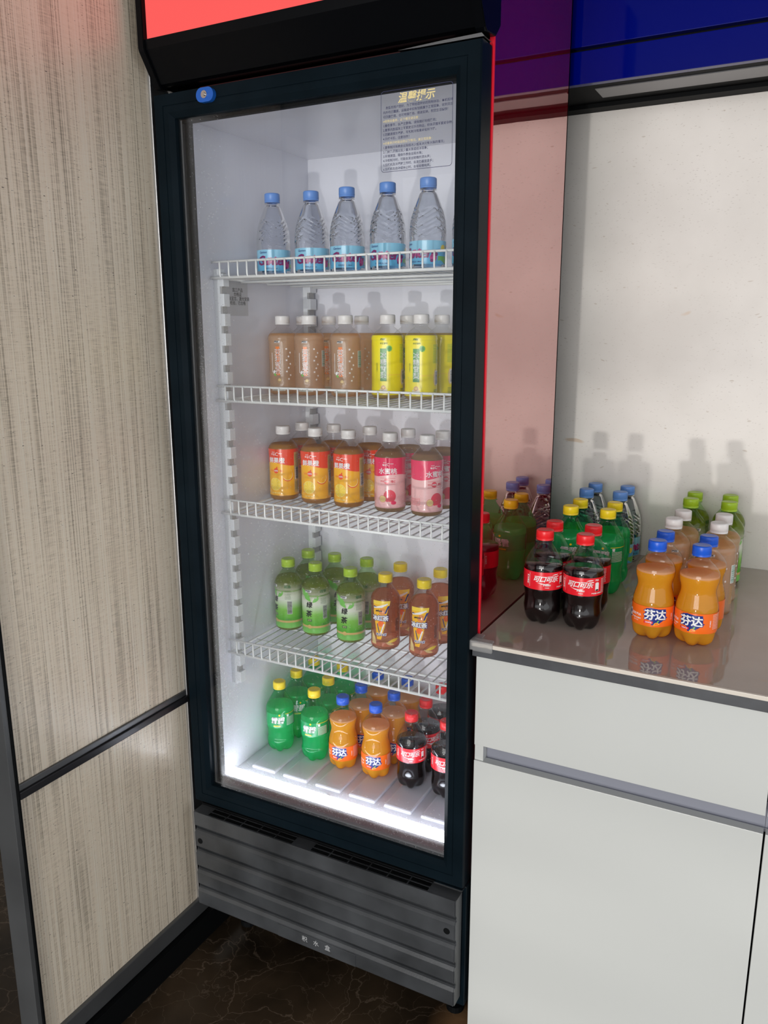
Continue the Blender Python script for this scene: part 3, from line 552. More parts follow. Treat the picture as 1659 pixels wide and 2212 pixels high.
LAB['icetea'] = [(poly2d([(-20, 114), (21, 114), (13, 84), (9, 58), (0, 26), (-10, 26), (-14, 60), (-20, 92)]), 0, 0, P['amberlab'], 0.4), (poly2d([(-20, 114), (21, 114), (19, 104), (-20, 106)]), 0, 0, P['juicey'], 0.5), (poly2d([(-19, 98), (15, 109), (15, 106), (2, 99), (-19, 96)]), 0, 0, P['white'], 0.55), (poly2d([(15, 103), (19, 103), (11, 86), (8, 86)]), 0, 0, P['navy'], 0.6), (poly2d([(-18, 102), (-9, 100), (-18, 99)]), 0, 0, P['navy'], 0.6),
   (disc2d(8, 20), 3, 90, P['rose'], 0.5), T('康师傅', 5.6, -5, 92, P['black'], 0.65, off=0.3, shear=0.25, space=0.8), T('冰红茶', 13, -2, 75, P['navy'], 0.7, off=1.6, space=0.92), T('冰红茶', 12.5, -2, 75, P['white'], 0.85, off=0.6, space=0.955), (poly2d([(-10, 62), (-8, 62), (-3, 42), (-5, 42)]), 0, 0, P['navy'], 0.6), (poly2d([(5, 62), (8, 62), (1, 40), (-2, 40)]), 0, 0, P['white'], 0.6), (disc2d(7, 20), 0, 62, P['orange'], 0.55),
   T('冰力十足', 6, 0, 38, P['white'], 0.65, off=0.8, shear=0.3), T('冰力十足', 6, 0, 38, P['navy'], 0.8, off=0.15, shear=0.3), (poly2d([(-9, 32), (10, 37), (10, 38), (-9, 33.2)]), 0, 0, P['navy'], 0.7), (poly2d([(-26, 14), (-12, 14), (-15, 30), (-24, 44)]), 0, 0, P['cream'], 0.5), (wave(10, 1, 19, ph=0.3, per=5), 0, 0, P['rose'], 0.4), (leaf2d(30, 4, 0.2), 28, 22, P['juicey'], 0.45), (leaf2d(22, 3, -0.3), 20, 16, P['cream'], 0.5)] \
   + barcode(38, 58, 9, 30, 'rose', 'black')

TYPES = {  # shape, shell, liquid, liquid level, cap, label
 'cola': ('cola', 'pet', 'liq_cola', 107, 'cap_red', 'cola'), 'lime': ('lime', 'pet_green', 'liq_lime', 111, 'cap_yellow', 'lime'), 'orange': ('orange', 'pet', 'liq_orange', 119, 'cap_blue', 'orange'),
 'water': ('water', 'pet_blue', 'liq_clear', 141, 'cap_sky', 'water'), 'jasmine': ('panel', 'pet', 'liq_jasmine', 131, 'cap_white', 'jasmine'), 'pear': ('panel', 'pet', 'liq_pear', 131, 'cap_white', 'pear'),
 'juice': ('juice', 'pet', 'liq_juice', 128, 'cap_white', 'juice'), 'peach': ('juice', 'pet', 'liq_peach', 130, 'cap_white', 'peach'), 'green': ('tea', 'pet_ltgreen', 'liq_green', 126, 'cap_lime', 'green'), 'icetea': ('tea', 'pet', 'liq_ice', 128, 'cap_yellow', 'icetea')}
MESH = {}
for k, (sh, shell, liq, lev, cp, lb) in TYPES.items():
    rf = RF[sh]; fine = sh == 'water'
    body = finish(lathe(rf, 0, 152, 1.2 if fine else 2.4, 96 if fine else 60, extra=(146.6, 147, 148.6, 149)), 'bottle_body', M[shell], True)
    lq = finish(lathe(rf, 1.2, lev, 1.2 if fine else 2.6, 96 if fine else 60, inset=0.9, capt=True), 'liquid', M[liq], True)
    if k == 'orange':
        lq.materials.append(M['foam'])
        for p in lq.polygons:
            if p.center.z > (lev-2.2)*MM: p.material_index = 1
    MESH[k] = (body, lq, cap_mesh(M[cp], 18.4 if sh in ('panel', 'juice', 'tea', 'water') else 17.4, 15.8 if sh in ('panel', 'juice', 'tea', 'water') else 15.2), label_mesh(rf, LAB[lb]))
NAMES = {'cola': 'cola_bottle', 'lime': 'lemon_lime_soda_bottle', 'orange': 'orange_soda_bottle', 'water': 'water_bottle', 'jasmine': 'jasmine_tea_bottle', 'pear': 'pear_drink_bottle', 'juice': 'orange_juice_bottle', 'peach': 'peach_drink_bottle', 'green': 'green_tea_bottle', 'icetea': 'iced_tea_bottle'}
def bottle(k, x, y, z, rot, label, group, sxy=1.0, sz=1.0):
    r = thing(NAMES[k], label, 'bottle', (x, y, z), group); r.rotation_euler = (0, 0, math.radians(rot)); r.scale = (sxy, sxy, sz)
    b, lq, cp, lb = MESH[k]
    link('bottle_body', b, r); link('liquid', lq, r); link('cap', cp, r); link('label', lb, r)
    return r

# ------------------------------------------------------------------ setting
def struct(o): o['kind'] = 'structure'; return o
fl = struct(boxobj('floor', M['floor'], None, -2.2, 3.2, -5.4, 0.72, -0.05, 0.0))
wl = struct(boxobj('wall_back', M['wall'], None, -2.2, 3.2, 0.695, 0.80, 0.0, 1.811))
cl = struct(boxobj('ceiling', pbr('dark_ceiling', (0.16, 0.16, 0.17), 0.8), None, -2.2, 3.2, -5.4, 0.8, 2.62, 2.70))
wf = struct(boxobj('wall_left', pbr('pale_plaster', (0.5, 0.49, 0.46), 0.8), None, -2.3, -2.2, -5.4, 0.8, 0.0, 2.62))
wu = struct(boxobj('wall_back_upper', pbr('grey_plaster', (0.5, 0.5, 0.5), 0.8), None, -2.2, 3.2, 0.70, 0.80, 1.811, 2.7))

# ------------------------------------------------------------------ partition
pt = thing('glass_partition', 'tall framed partition of beige woven glass standing left of the fridge', 'partition', (-0.03, -0.2, 0))
def pp(name, mm, x0, x1, y0, y1, z0, z1, bev=0.0):
    bm = bmesh.new(); abox(bm, x0+0.03, x1+0.03, y0+0.2, y1+0.2, z0, z1, bev); return link(name, finish(bm, name, mm), pt)
pp('pane', M['reeded'], -0.032, -0.022, -0.402, 0.012, 0.100, 0.580)
pp('pane', M['reeded'], -0.032, -0.022, -0.402, 0.012, 0.606, 2.35)
pp('post', M['post_metal'], -0.064, -0.017, -0.416, -0.4065, 0.0, 2.4, 0.001)
pp('inner_bead', M['black_matte'], -0.040, -0.0145, -0.4062, -0.4022, 0.075, 2.4, 0.0005)
pp('rear_bead', M['alu'], -0.036, -0.016, 0.0122, 0.060, 0.10, 2.4, 0.002)
pp('cross_rail', M['dark_metal'], -0.040, -0.014, -0.402, 0.012, 0.5802, 0.594, 0.0015)
pp('cross_rail', M['post_metal'], -0.036, -0.018, -0.402, 0.012, 0.5942, 0.6058, 0.0015)
pp('bottom_rail', M['post_metal'], -0.042, -0.014, -0.402, 0.05, 0.060, 0.0998, 0.003)
pp('baseboard', M['black_matte'], -0.045, -0.002, -0.41, 0.42, 0.0, 0.058, 0.001)

# ------------------------------------------------------------------ fridge
FR = thing('display_fridge', 'tall black upright drinks fridge with glass door, lit red header and glossy red side', 'fridge', (0.31, 0.25, 0))
OX, OY = 0.31, 0.25
def fp(name, bm, mats, parent=None, smooth=False):
    me = finish(bm, name, mats, smooth)
    if parent is None or parent is FR:
        me.transform(Matrix.Translation((-OX, -OY, 0))); return link(name, me, FR)
    me.transform(Matrix.Translation((-OX, -OY, 0))); o = link(name, me, parent); return o
def fbox(name, mm, x0, x1, y0, y1, z0, z1, bev=0.0, parent=None, segs=2):
    bm = bmesh.new(); abox(bm, x0, x1, y0, y1, z0, z1, bev, segs=segs); return fp(name, bm, mm, parent)
fbox('side_panel', M['red'], 0.6185, 0.620, 0.052, 0.46, 0.095, 2.08)['label'] = 'glossy red mirror-like side panel'
fbox('side_panel', M['black'], 0.0, 0.0015, 0.052, 0.46, 0.095, 2.08)
fbox('front_edge', M['red_panel_edge'], 0.6145, 0.6215, 0.0475, 0.052, 0.36, 1.775)['label'] = 'bright red edge of the side panel'
fbox('back_panel', M['black'], 0.0, 0.62, 0.455, 0.461, 0.095, 2.08)
fbox('roof_panel', M['black'], 0.002, 0.618, 0.06, 0.455, 2.06, 2.075)
fbox('base_frame', M['black'], 0.002, 0.618, 0.03, 0.455, 0.095, 0.125, 0.002)
fbox('base_side', M['black'], 0.600, 0.6225, 0.012, 0.058, 0.100, 0.358, 0.002)
for fx, fy in ((0.05, 0.10), (0.57, 0.10), (0.05, 0.41), (0.57, 0.41)):
    bm = bmesh.new(); tube(bm, [(fx, fy, 0.0), (fx, fy, 0.012), (fx, fy, 0.013)], 0.018, 16); tube(bm, [(fx, fy, 0.01), (fx, fy, 0.096)], 0.007, 10); fp('foot', bm, M['black_matte'])
# white inner liner: five walls with thickness
fbox('liner_wall', M['liner'], 0.0015, 0.036, 0.060, 0.455, 0.36, 1.76)
fbox('liner_wall', M['liner'], 0.585, 0.618, 0.060, 0.455, 0.36, 1.76)
fbox('liner_back', M['liner'], 0.036, 0.585, 0.445, 0.455, 0.36, 1.76)
fbox('liner_ceiling', M['liner'], 0.036, 0.585, 0.060, 0.445, 1.718, 1.76)
for x0, x1, y0, y1, z0, z1 in ((0.002, 0.036, 0.046, 0.060, 0.362, 1.765), (0.584, 0.6145, 0.046, 0.060, 0.362, 1.765), (0.036, 0.584, 0.046, 0.060, 1.718, 1.765), (0.036, 0.584, 0.046, 0.060, 0.362, 0.392)):
    fbox('gasket', M['white_plastic'] if x0 == 0.036 and z0 < 1 else M['black_matte'], x0, x1, y0, y1, z0, z1)
# moulded floor of the cabinet with raised ribs
bm = bmesh.new(); abox(bm, 0.036, 0.585, 0.060, 0.445, 0.372, 0.395)
xx = 0.066
while xx < 0.56:
    abox(bm, xx, xx+0.062, 0.115, 0.42, 0.393, 0.4015, 0.004); xx += 0.083
abox(bm, 0.040, 0.581, 0.082, 0.088, 0.394, 0.399, 0.002)
TR = fp('bottom_tray', bm, M['liner'])
bm = bmesh.new(); tube(bm, [(0.268, 0.085, 0.395), (0.268, 0.085, 0.402), (0.268, 0.085, 0.4025)], 0.012, 24); fp('drain_plug', bm, M['white_plastic'], TR)
# slotted posts that carry the shelves
def post(x0, x1, y0, y1, sgn):
    bm = bmesh.new(); abox(bm, x0, x0+(x1-x0)*0.58, y0, y1, 0.60, 1.462, 0.001)
    z = 0.604
    while z < 1.45:
        abox(bm, x0+(x1-x0)*0.55, x1, y0, y1, z, min(z+0.024, 1.46), 0.001); z += 0.0375
    p = fp('shelf_post', bm, M['white_plastic'])
    bm = bmesh.new(); abox(bm, x0+(x1-x0)*0.59, x0+(x1-x0)*0.75, y0+0.002, y1-0.002, 0.605, 1.455); fp('slot_strip', bm, M['post_plastic'], p)
post(0.036, 0.060, 0.098, 0.116, 1); post(0.036, 0.056, 0.412, 0.438, 1); post(0.585, 0.563, 0.098, 0.116, -1); post(0.585, 0.565, 0.412, 0.438, -1)
# LED bar in the front sill, lighting the cabinet from below
fbox('led_bar', emit('cool_led', (0.86, 0.90, 1.0), 15.0), 0.045, 0.576, 0.062, 0.082, 0.392, 0.4075)
# small inspection sticker on the left inner wall
bm = bmesh.new(); abox(bm, 0.0361, 0.0364, 0.125, 0.205, 1.375, 1.452); st = fp('inspection_sticker', bm, pbr('grey_sticker', (0.62, 0.63, 0.66), 0.5))
def wall_text(s, size, y, z, parent, mm, **k):
    vs, fs = text2d(s, size, **k); bm = bmesh.new(); V = [bm.verts.new((0.0366, y+a, z+b)) for a, b in vs]
    for f in fs:
        try: bm.faces.new([V[i] for i in f])
        except ValueError: pass
    return fp('lettering', bm, mm, parent)
wall_text('国三产品\n合格证\n自我宣言、激光安装\n检验、已合格', 0.0085, 0.172, 1.413, st, M['black_matte'])

# ------- door
DR = thing('door', '', ''); del DR['label']; del DR['category']; DR.parent = FR; DR.location = (0, 0, 0)
def dpiece(name, pts_out, pts_in, mm):
    pass
def frame_profile(t):
    """cross-section of the door rail: t 0 outer edge .. 1 inner edge -> list of (u, y)"""
    return [(0.0, 0.004), (0.0015, 0.0), (0.020, 0.0), (0.0205, 0.0012), (0.0215, 0.0012), (0.022, 0.0), (0.032, 0.0), (0.041, 0.007), (0.042, 0.012), (0.042, 0.042), (0.0, 0.042)]
def rail(corners, inward, name):
    """mitred rail between two outer corners, section swept; inward: unit vector in XZ"""
    bm = bmesh.new(); (ax, az), (bx, bz) = corners; d = Vector((bx-ax, bz-az)).normalized(); n = Vector(inward); prof = frame_profile(0)
    A = []; B = []
    for u, y in prof:
        a = Vector((ax, az)) + n*u + d*u; b = Vector((bx, bz)) + n*u - d*u
        A.append(bm.verts.new((a.x, y, a.y))); B.append(bm.verts.new((b.x, y, b.y)))
    k = len(prof); bm.faces.new(A); bm.faces.new(list(reversed(B)))
    for i in range(k): bm.faces.new((A[i], B[i], B[(i+1) % k], A[(i+1) % k]))
    return fp(name, bm, M['black'], DR)
X0, X1, Z0, Z1 = 0.0, 0.62, 0.361, 1.753
rail([(X0, Z0), (X0, Z1)], (1, 0), 'frame_stile'); rail([(X1, Z1), (X1, Z0)], (-1, 0), 'frame_stile')
rail([(X0, Z1), (X1, Z1)], (0, -1), 'frame_rail'); rail([(X1, Z0), (X0, Z0)], (0, 1), 'frame_rail')
bm = bmesh.new(); vs = [bm.verts.new(p) for p in ((0.0405, 0.013, 0.4), (0.5795, 0.013, 0.4), (0.5795, 0.013, 1.713), (0.0405, 0.013, 1.713))]; bm.faces.new(vs)
GP = link('glass_pane', finish(bm, 'glass_pane', M['glass']), DR, (-OX, -OY, 0))
# inner spacer of the double glazing, dull grey and black
for a in ((0.041, 0.0455, 0.40, 1.712), (0.5745, 0.579, 0.40, 1.712)): fbox('spacer_bar', M['alu'], a[0], a[1], 0.020, 0.030, a[2], a[3], parent=DR)
fbox('spacer_bar', M['alu'], 0.0455, 0.5745, 0.020, 0.030, 0.4005, 0.406, parent=DR); fbox('spacer_bar', M['black_matte'], 0.0455, 0.5745, 0.020, 0.030, 1.706, 1.712, parent=DR)
for a in ((0.0455, 0.060), ): fbox('edge_print', M['black_matte'], a[0], a[1], 0.026, 0.0262, 0.406, 1.706, parent=DR)
fbox('edge_print', pbr('wine_dark_rubber', (0.05, 0.02, 0.025), 0.4), 0.06, 0.5745, 0.026, 0.0262, 0.406, 0.424, parent=DR)
# lock on the upper left of the frame
bm = bmesh.new(); n = 20; pts = []
for i in range(n): a = -PI/2+PI*i/(n-1); pts.append((0.122+0.007+0.0115*math.cos(a), 1.7375+0.0115*math.sin(a)))
for i in range(n): a = PI/2+PI*i/(n-1); pts.append((0.122-0.007+0.0115*math.cos(a), 1.7375+0.0115*math.sin(a)))
prism(bm, pts, 'y', -0.008, 0.0); bmesh.ops.bevel(bm, geom=[e for e in bm.edges if all(v.co.y < -0.007 for v in e.verts)], offset=0.0015, segments=2, affect='EDGES'); fp('door_lock', bm, M['blue_lock'], DR)
bm = bmesh.new(); tube(bm, [(0.122, -0.0078, 1.7375), (0.122, -0.0100, 1.7375), (0.122, -0.0102, 1.7375)], 0.0062, 24); tube(bm, [(0.122, -0.0100, 1.7375), (0.122, -0.0125, 1.7375)], 0.003, 16); fp('lock_cylinder', bm, M['chrome'], DR)
# notice printed on the upper right of the pane
def flat_text(s, size, x, z, mm, y=0.0118, parent=DR, name='lettering', align='LEFT', **k):
    vs, fs = text2d(s, size, align=align, **k); bm = bmesh.new(); V = [bm.verts.new((x+a, y, z+b)) for a, b in vs]
    for f in fs:
        try: bm.faces.new([V[i] for i in f])
        except ValueError: pass
    return fp(name, bm, mm, parent)
bm = bmesh.new()
def rrect(x0, x1, z0, z1, r, n=6):
    out = []
    for cx_, cz_, a0 in ((x1-r, z1-r, 0), (x0+r, z1-r, PI/2), (x0+r, z0+r, PI), (x1-r, z0+r, 3*PI/2)):
        for i in range(n+1): a = a0+PI/2*i/n; out.append((cx_+r*math.cos(a), cz_+r*math.sin(a)))
    return out
o1 = rrect(0.451, 0.572, 1.588, 1.705, 0.005); o2 = rrect(0.4517, 0.5713, 1.5887, 1.7043, 0.0045)
A = [bm.verts.new((p[0], 0.0118, p[1])) for p in o1]; B = [bm.verts.new((p[0], 0.0118, p[1])) for p in o2]
for i in range(len(A)): bm.faces.new((A[i], A[(i+1) % len(A)], B[(i+1) % len(A)], B[i]))
fp('notice_border', bm, M['navy_print'], DR)
flat_text('温馨提示', 0.0155, 0.512, 1.6925, M['gold_print'], align='CENTER', off=0.0003, shear=0.2, name='notice_title')
lines = ['　亲爱的用户您好，为了带给您更好的购物体验，本机板材', '内外均已覆膜，运输途中如有划痕属于正常现象，收到货后', '可撕膜使用，也可带膜使用。感谢支持，祝您生活愉快！', None,
 '1.春冬季节，会产生静电，请保接好地线使用；', '2.夏季内部层架上不要放过多的物品，柜体周围不要放杂物；', '3.定期清理冷凝器，不然制冷效果会有所下降。', '4.天梯卡扣，注意划伤！', None,
 '1.夏季制冷系统会出现结冰少或无冰只有水珠的情况；', '2.门封条周围出现少量水珠或结冰现象；', '3.环境潮湿，箱体外表会出现水珠；', '4.冷柜制冷时，可能会发出轻微的流水声；', '5.压缩机及冷凝器工作时，会发热甚至烫手；', '6.压缩机在启动或停止时，会有轻微响声。']
yel = {3: '※使用设备前，以下情况请注意：', 8: '※设备制冷时若出现以下情况，属正常现象：'}
zz = 1.6805; z_tab = []
for i, s in enumerate(lines):
    if s is None: flat_text(yel[i], 0.00445, 0.4545, zz, M['gold_print'], name='notice_line')
    else: flat_text(s, 0.00452, 0.4545, zz, M['navy_print'], name='notice_line', off=0.00006)
    zz -= 0.00632
# hinge of bare metal at the top right corner
bm = bmesh.new(); prism(bm, [(0.485, 1.7555), (0.52, 1.757), (0.56, 1.7585), (0.619, 1.7595), (0.6235, 1.7545), (0.600, 1.7545), (0.52, 1.7545)], 'y', 0.002, 0.03); fp('hinge_plate', bm, M['chrome'], DR)
bm = bmesh.new(); prism(bm, [(0.565, 0.3575), (0.619, 0.3575), (0.622, 0.3605), (0.565, 0.3605)], 'y', -0.004, 0.03); fp('hinge_plate', bm, M['chrome'], DR)

# ------- header with lit red sign
HD = thing('header_box', '', ''); del HD['label']; del HD['category']; HD.parent = FR; HD.location = (0, 0, 0)
bm = bmesh.new()
prism(bm, [(-0.026, 1.8335), (-0.024, 1.818), (0.007, 1.770), (0.016, 1.768), (0.044, 1.772), (0.06, 1.79), (0.06, 2.08), (-0.008, 2.08), (-0.008, 1.8335)], 'x', 0.013, 0.607); fp('header_shell', bm, M['black_head'], HD)
for x0, x1 in ((-0.001, 0.0128), (0.6072, 0.624)):
    bm = bmesh.new(); prism(bm, [(-0.030, 2.08), (-0.030, 1.821), (-0.028, 1.815), (0.004, 1.767), (0.010, 1.763), (0.048, 1.767), (0.066, 1.785), (0.066, 2.08)], 'x', x0, x1)
    bmesh.ops.bevel(bm, geom=[e for e in bm.edges if abs(e.verts[0].co.x-e.verts[1].co.x) < 1e-5], offset=0.0012, segments=2, affect='EDGES'); fp('header_end_cap', bm, M['black_head'], HD)
fbox('lit_sign', M['lit_red'], 0.0128, 0.6072, -0.020, -0.012, 1.834, 2.08, parent=HD)['label'] = 'glowing coral red sign panel'
fbox('light_slot', pbr('dark_red_plastic', (0.05, 0.002, 0.003), 0.5), 0.07, 0.56, 0.044, 0.052, 1.7595, 1.768, parent=HD)

# ------- ribbed kick panel
KP = thing('kick_panel', '', ''); del KP['label']; del KP['category']; KP.parent = FR; KP.location = (0, 0, 0)
yf = -0.024
prof = [(yf+0.030, 0.350), (yf+0.001, 0.350), (yf, 0.349)]
zt = 0.349
for (a, b, c) in ((0.319, 0.309, 0.300), (0.269, 0.259, 0.250), (0.222, 0.213, 0.203), (0.177, 0.168, 0.158)):
    prof += [(yf+0.0005, a), (yf+0.010, b+0.001), (yf+0.011, b-0.001), (yf+0.007, b-0.002), (yf+0.004, b-0.004), (yf, c)]
prof += [(yf, 0.128), (yf+0.0015, 0.126), (yf+0.030, 0.126)]
bm = bmesh.new(); prism(bm, prof, 'x', 0.014, 0.6165)
xs = [0.014, 0.6165]
bmesh.ops.bevel(bm, geom=[e for e in bm.edges if (abs(e.verts[0].co.x-e.verts[1].co.x) < 1e-6 and e.verts[0].co.y < yf+0.02 and e.verts[1].co.y < yf+0.02)], offset=0.0018, segments=2, affect='EDGES')
fp('ribbed_cover', bm, M['kick'], KP)
bm = bmesh.new(); prism(bm, [(yf+0.03, 0.350), (yf+0.03, 0.354), (yf+0.058, 0.3575), (yf+0.058, 0.350)], 'x', 0.014, 0.6165); fp('top_ledge', bm, M['black_matte'], KP)
# top face with two rows of ventilation slots, slot by slot
for row, y0 in enumerate((yf+0.004, yf+0.017)):
    for k in range(12):
        x0 = 0.052+k*0.0425
        if 5 <= k <= 5: continue
        bm = bmesh.new(); abox(bm, x0, x0+0.0395, y0, y0+0.009, 0.3502, 0.3507); fp('vent_slot', bm, M['black_matte'], KP)
        bm = bmesh.new(); abox(bm, x0, x0+0.0395, y0+0.009, y0+0.0102, 0.3502, 0.3512); fp('vent_lip', bm, M['kick'], KP)
for x, z in ((0.029, 0.2835), (0.600, 0.2835)):
    bm = bmesh.new(); tube(bm, [(x, yf-0.0004, z), (x, yf+0.002, z)], 0.0062, 24); fp('screw_hole', bm, M['black_matte'], KP)
bm = bmesh.new(); abox(bm, 0.2255, 0.409, yf-0.0012, yf+0.004, 0.1275, 0.1555, 0.0008); wb = fp('water_box_front', bm, M['kick'], KP)
flat_text('积　水　盒', 0.0135, 0.318, 0.1455, pbr('faded_print', (0.42, 0.43, 0.44), 0.7), y=yf-0.0015, parent=KP, align='CENTER')
flat_text('Water', 0.0055, 0.290, 0.1365, M['alu'], y=yf-0.0015, parent=KP, align='CENTER', space=1.3); flat_text('Boxes', 0.0055, 0.345, 0.1365, M['alu'], y=yf-0.0015, parent=KP, align='CENTER', space=1.3)

# ------------------------------------------------------------------ wire shelves
wires = [0.0655+0.0213*i for i in range(24)]
def shelf(z, label, ny):
    s = thing('wire_shelf', label, 'shelf', (0.31, 0.26, z), 'wire shelves in the fridge')
    def sp(name, paths, r, me=None, loc=None):
        if me is None:
            bm = bmesh.new()
            for p in paths: tube(bm, [(a-0.31, b-0.26, c) for a, b, c in p], r, 8)
            me = finish(bm, name, M['wire'], True)
        return link(name, me, s, loc)
    sp('guard_rail', [[(0.044, 0.085, 0.028), (0.577, 0.085, 0.028)]], 0.0022)
    sp('front_bar', [[(0.041, 0.085, -0.001), (0.580, 0.085, -0.001)]], 0.0030)
    for y in (0.175, 0.265, 0.352, 0.425): sp('cross_bar', [[(0.044, y, -0.0048), (0.577, y, -0.0048)]], 0.0026)
    for x in (0.046, 0.575): sp('side_bar', [[(x, 0.085, -0.0010), (x, 0.428, -0.0010)]], 0.0026)
    if 'w' not in MESH:
        bm = bmesh.new(); tube(bm, [(0, 0.082-0.26, 0.028), (0, 0.082-0.26, 0.004), (0, 0.0835-0.26, 0.0008), (0, 0.087-0.26, -0.0004), (0, 0.428-0.26, -0.0004)], 0.0017, 6); MESH['w'] = finish(bm, 'deck_wire', M['wire'], True)
    for x in wires: link('deck_wire', MESH['w'], s, (x-0.31, 0, 0))
    return s
shelf(1.4455, 'topmost white wire shelf, holding the row of water bottles', 4)
shelf(1.211, 'second white wire shelf from top, under jasmine tea and pear drinks', 4)
shelf(0.982, 'third white wire shelf from top, under orange and peach drinks', 4)
shelf(0.678, 'lowest white wire shelf, under green tea and iced tea bottles', 4)

# ------------------------------------------------------------------ counter
WT = thing('worktop', 'polished beige stone worktop with charcoal front edge beside the fridge', 'countertop', (1.2, 0.3, 0.82))
def wp(name, mm, x0, x1, y0, y1, z0, z1, bev=0.0):
    bm = bmesh.new(); abox(bm, x0-1.2, x1-1.2, y0-0.3, y1-0.3, z0-0.82, z1-0.82, bev); return link(name, finish(bm, name, mm), WT)
wp('stone_slab', M['top'], 0.6225, 2.3, 0.016, 0.6945, 0.8262, 0.833, 0.0006)
wp('front_lip', M['lip'], 0.6225, 2.3, 0.010, 0.0158, 0.8262, 0.833, 0.0006)
wp('edge_band', M['charcoal'], 0.6225, 2.3, 0.013, 0.06, 0.8075, 0.8255, 0.0006)
def base_cab(x0, x1, label, first):
    c = thing('base_cabinet', label, 'cabinet', ((x0+x1)/2, 0.35, 0), 'white base cabinets under the worktop'); ox = (x0+x1)/2
    def q(name, mm, a, b, y0, y1, z0, z1, bev=0.0):
        bm = bmesh.new(); abox(bm, a-ox, b-ox, y0-0.35, y1-0.35, z0, z1, bev); return link(name, finish(bm, name, mm), c)
    q('carcass', M['lacquer'], x0+0.001, x1-0.001, 0.048, 0.69, 0.06, 0.8070)
    q('plinth', M['charcoal'], x0+0.001, x1-0.001, 0.07, 0.10, 0.0, 0.059)
    q('drawer_front', M['lacquer'], x0+0.0012, x1-0.0012, 0.020, 0.038, 0.6405, 0.8065, 0.0007)
    q('door', M['lacquer'], x0+0.0012, x1-0.0012, 0.020, 0.038, 0.055, 0.6105, 0.0007)
    a = x0+(0.017 if first else 0.0)
    q('handle_channel', M['gola'], a, x1, 0.041, 0.0475, 0.6105, 0.652)
    q('channel_ledge', M['gola'], a, x1, 0.0385, 0.0475, 0.604, 0.6105)
    if first: q('end_stop', M['lacquer'], x0+0.001, x0+0.0165, 0.024, 0.0475, 0.606, 0.652)
base_cab(0.6265, 1.0905, 'white gloss base cabinet with one drawer over a door, next to fridge', True)
base_cab(1.0910, 1.555, 'white gloss base cabinet right of the vertical joint, at frame edge', False)
# clear corner guard
bm = bmesh.new()
abox(bm, 0.6175, 0.6600, 0.0065, 0.0095, 0.8205, 0.8370, 0.0012); abox(bm, 0.6175, 0.6215, 0.0098, 0.0430, 0.8205, 0.8370, 0.0012)
abox(bm, 0.6178, 0.6580, 0.0098, 0.0230, 0.8337, 0.8372, 0.0012); abox(bm, 0.6218, 0.6340, 0.0233, 0.0430, 0.8337, 0.8372, 0.0012); abox(bm, 0.6240, 0.6580, 0.0098, 0.0125, 0.8180, 0.8205, 0.0008)
tagm(link('corner_guard', finish(bm, 'corner_guard', M['guard'])), 'clear plastic guard on the worktop corner against the fridge', 'corner guard')

# ------------------------------------------------------------------ wall cabinets
WC = thing('wall_cabinet', 'glossy dark blue wall cabinet hanging above the worktop', 'cabinet', (1.2, 0.6, 1.81))
def cpn(name, mm, x0, x1, y0, y1, z0, z1, bev=0.0):
    bm = bmesh.new(); abox(bm, x0-1.2, x1-1.2, y0-0.6, y1-0.6, z0-1.81, z1-1.81, bev); return link(name, finish(bm, name, mm), WC)
cpn('carcass', M['black_matte'], 0.4, 2.4, 0.513, 0.699, 1.822, 2.6)
cpn('door', M['blue_gloss'], 0.4, 1.16, 0.495, 0.512, 1.874, 2.6, 0.001)
cpn('door', M['blue_gloss'], 1.1625, 2.0, 0.495, 0.512, 1.874, 2.6, 0.001)
cpn('lower_rail', M['blue_gloss'], 0.4, 2.4, 0.495, 0.512, 1.8085, 1.8665, 0.001)
cpn('bottom_panel', M['black_matte'], 0.4, 2.4, 0.513, 0.694, 1.8115, 1.8215)
cpn('metal_strip', pbr('dull_dark_aluminium', (0.22, 0.22, 0.23), 0.35, metal=1.0), 0.648, 2.4, 0.545, 0.612, 1.8095, 1.8113)
cpn('wall_seal', M['black_matte'], 0.4, 2.4, 0.655, 0.6945, 1.803, 1.8113)

# ------------------------------------------------------------------ bottles in the fridge
ordn = ['leftmost', 'second from left', 'third from left', 'fourth from left', 'fifth from left', 'sixth from left']
for i, (x, s, r) in enumerate(((0.091, 1.02, 34), (0.183, 1.005, 34), (0.264, 1.01, 32), (0.352, 1.02, 18), (0.435, 1.03, -8), (0.520, 1.03, 10))):
    bottle('water', x, 0.225, 1.4468, r, ('clear water bottle with sky-blue cap on top fridge shelf, ' + ordn[i]) if i < 5 else 'clear water bottle on top fridge shelf, half hidden by the door frame', 'water bottles on the top shelf', 0.98, s*0.968)
for row, y, lst in (('front', 0.27, ((0.076, 'jasmine', 12), (0.1425, 'jasmine', 16), (0.231, 'jasmine', 10), (0.328, 'pear', 12), (0.402, 'pear', 8))), ('back', 0.350, ((0.076, 'jasmine', 20), (0.1425, 'jasmine', 20), (0.224, 'jasmine', 8), (0.333, 'pear', 20), (0.411, 'pear', -20)))):
    cj = 0; cp_ = 0
    for i, (x, k, r) in enumerate(lst):
        x = max(x, 0.076)
        pos = ('leftmost', 'middle', 'rightmost')[i] if k == 'jasmine' else ('left', 'right')[i-3]
        bottle(k, x, y, 1.2123, r, ('white-capped amber jasmine tea bottle on second shelf, %s row, %s' if k == 'jasmine' else 'white-capped bright yellow pear drink on second shelf, %s row, %s one') % (row, pos), 'drinks on the second shelf', 0.99, 0.975)
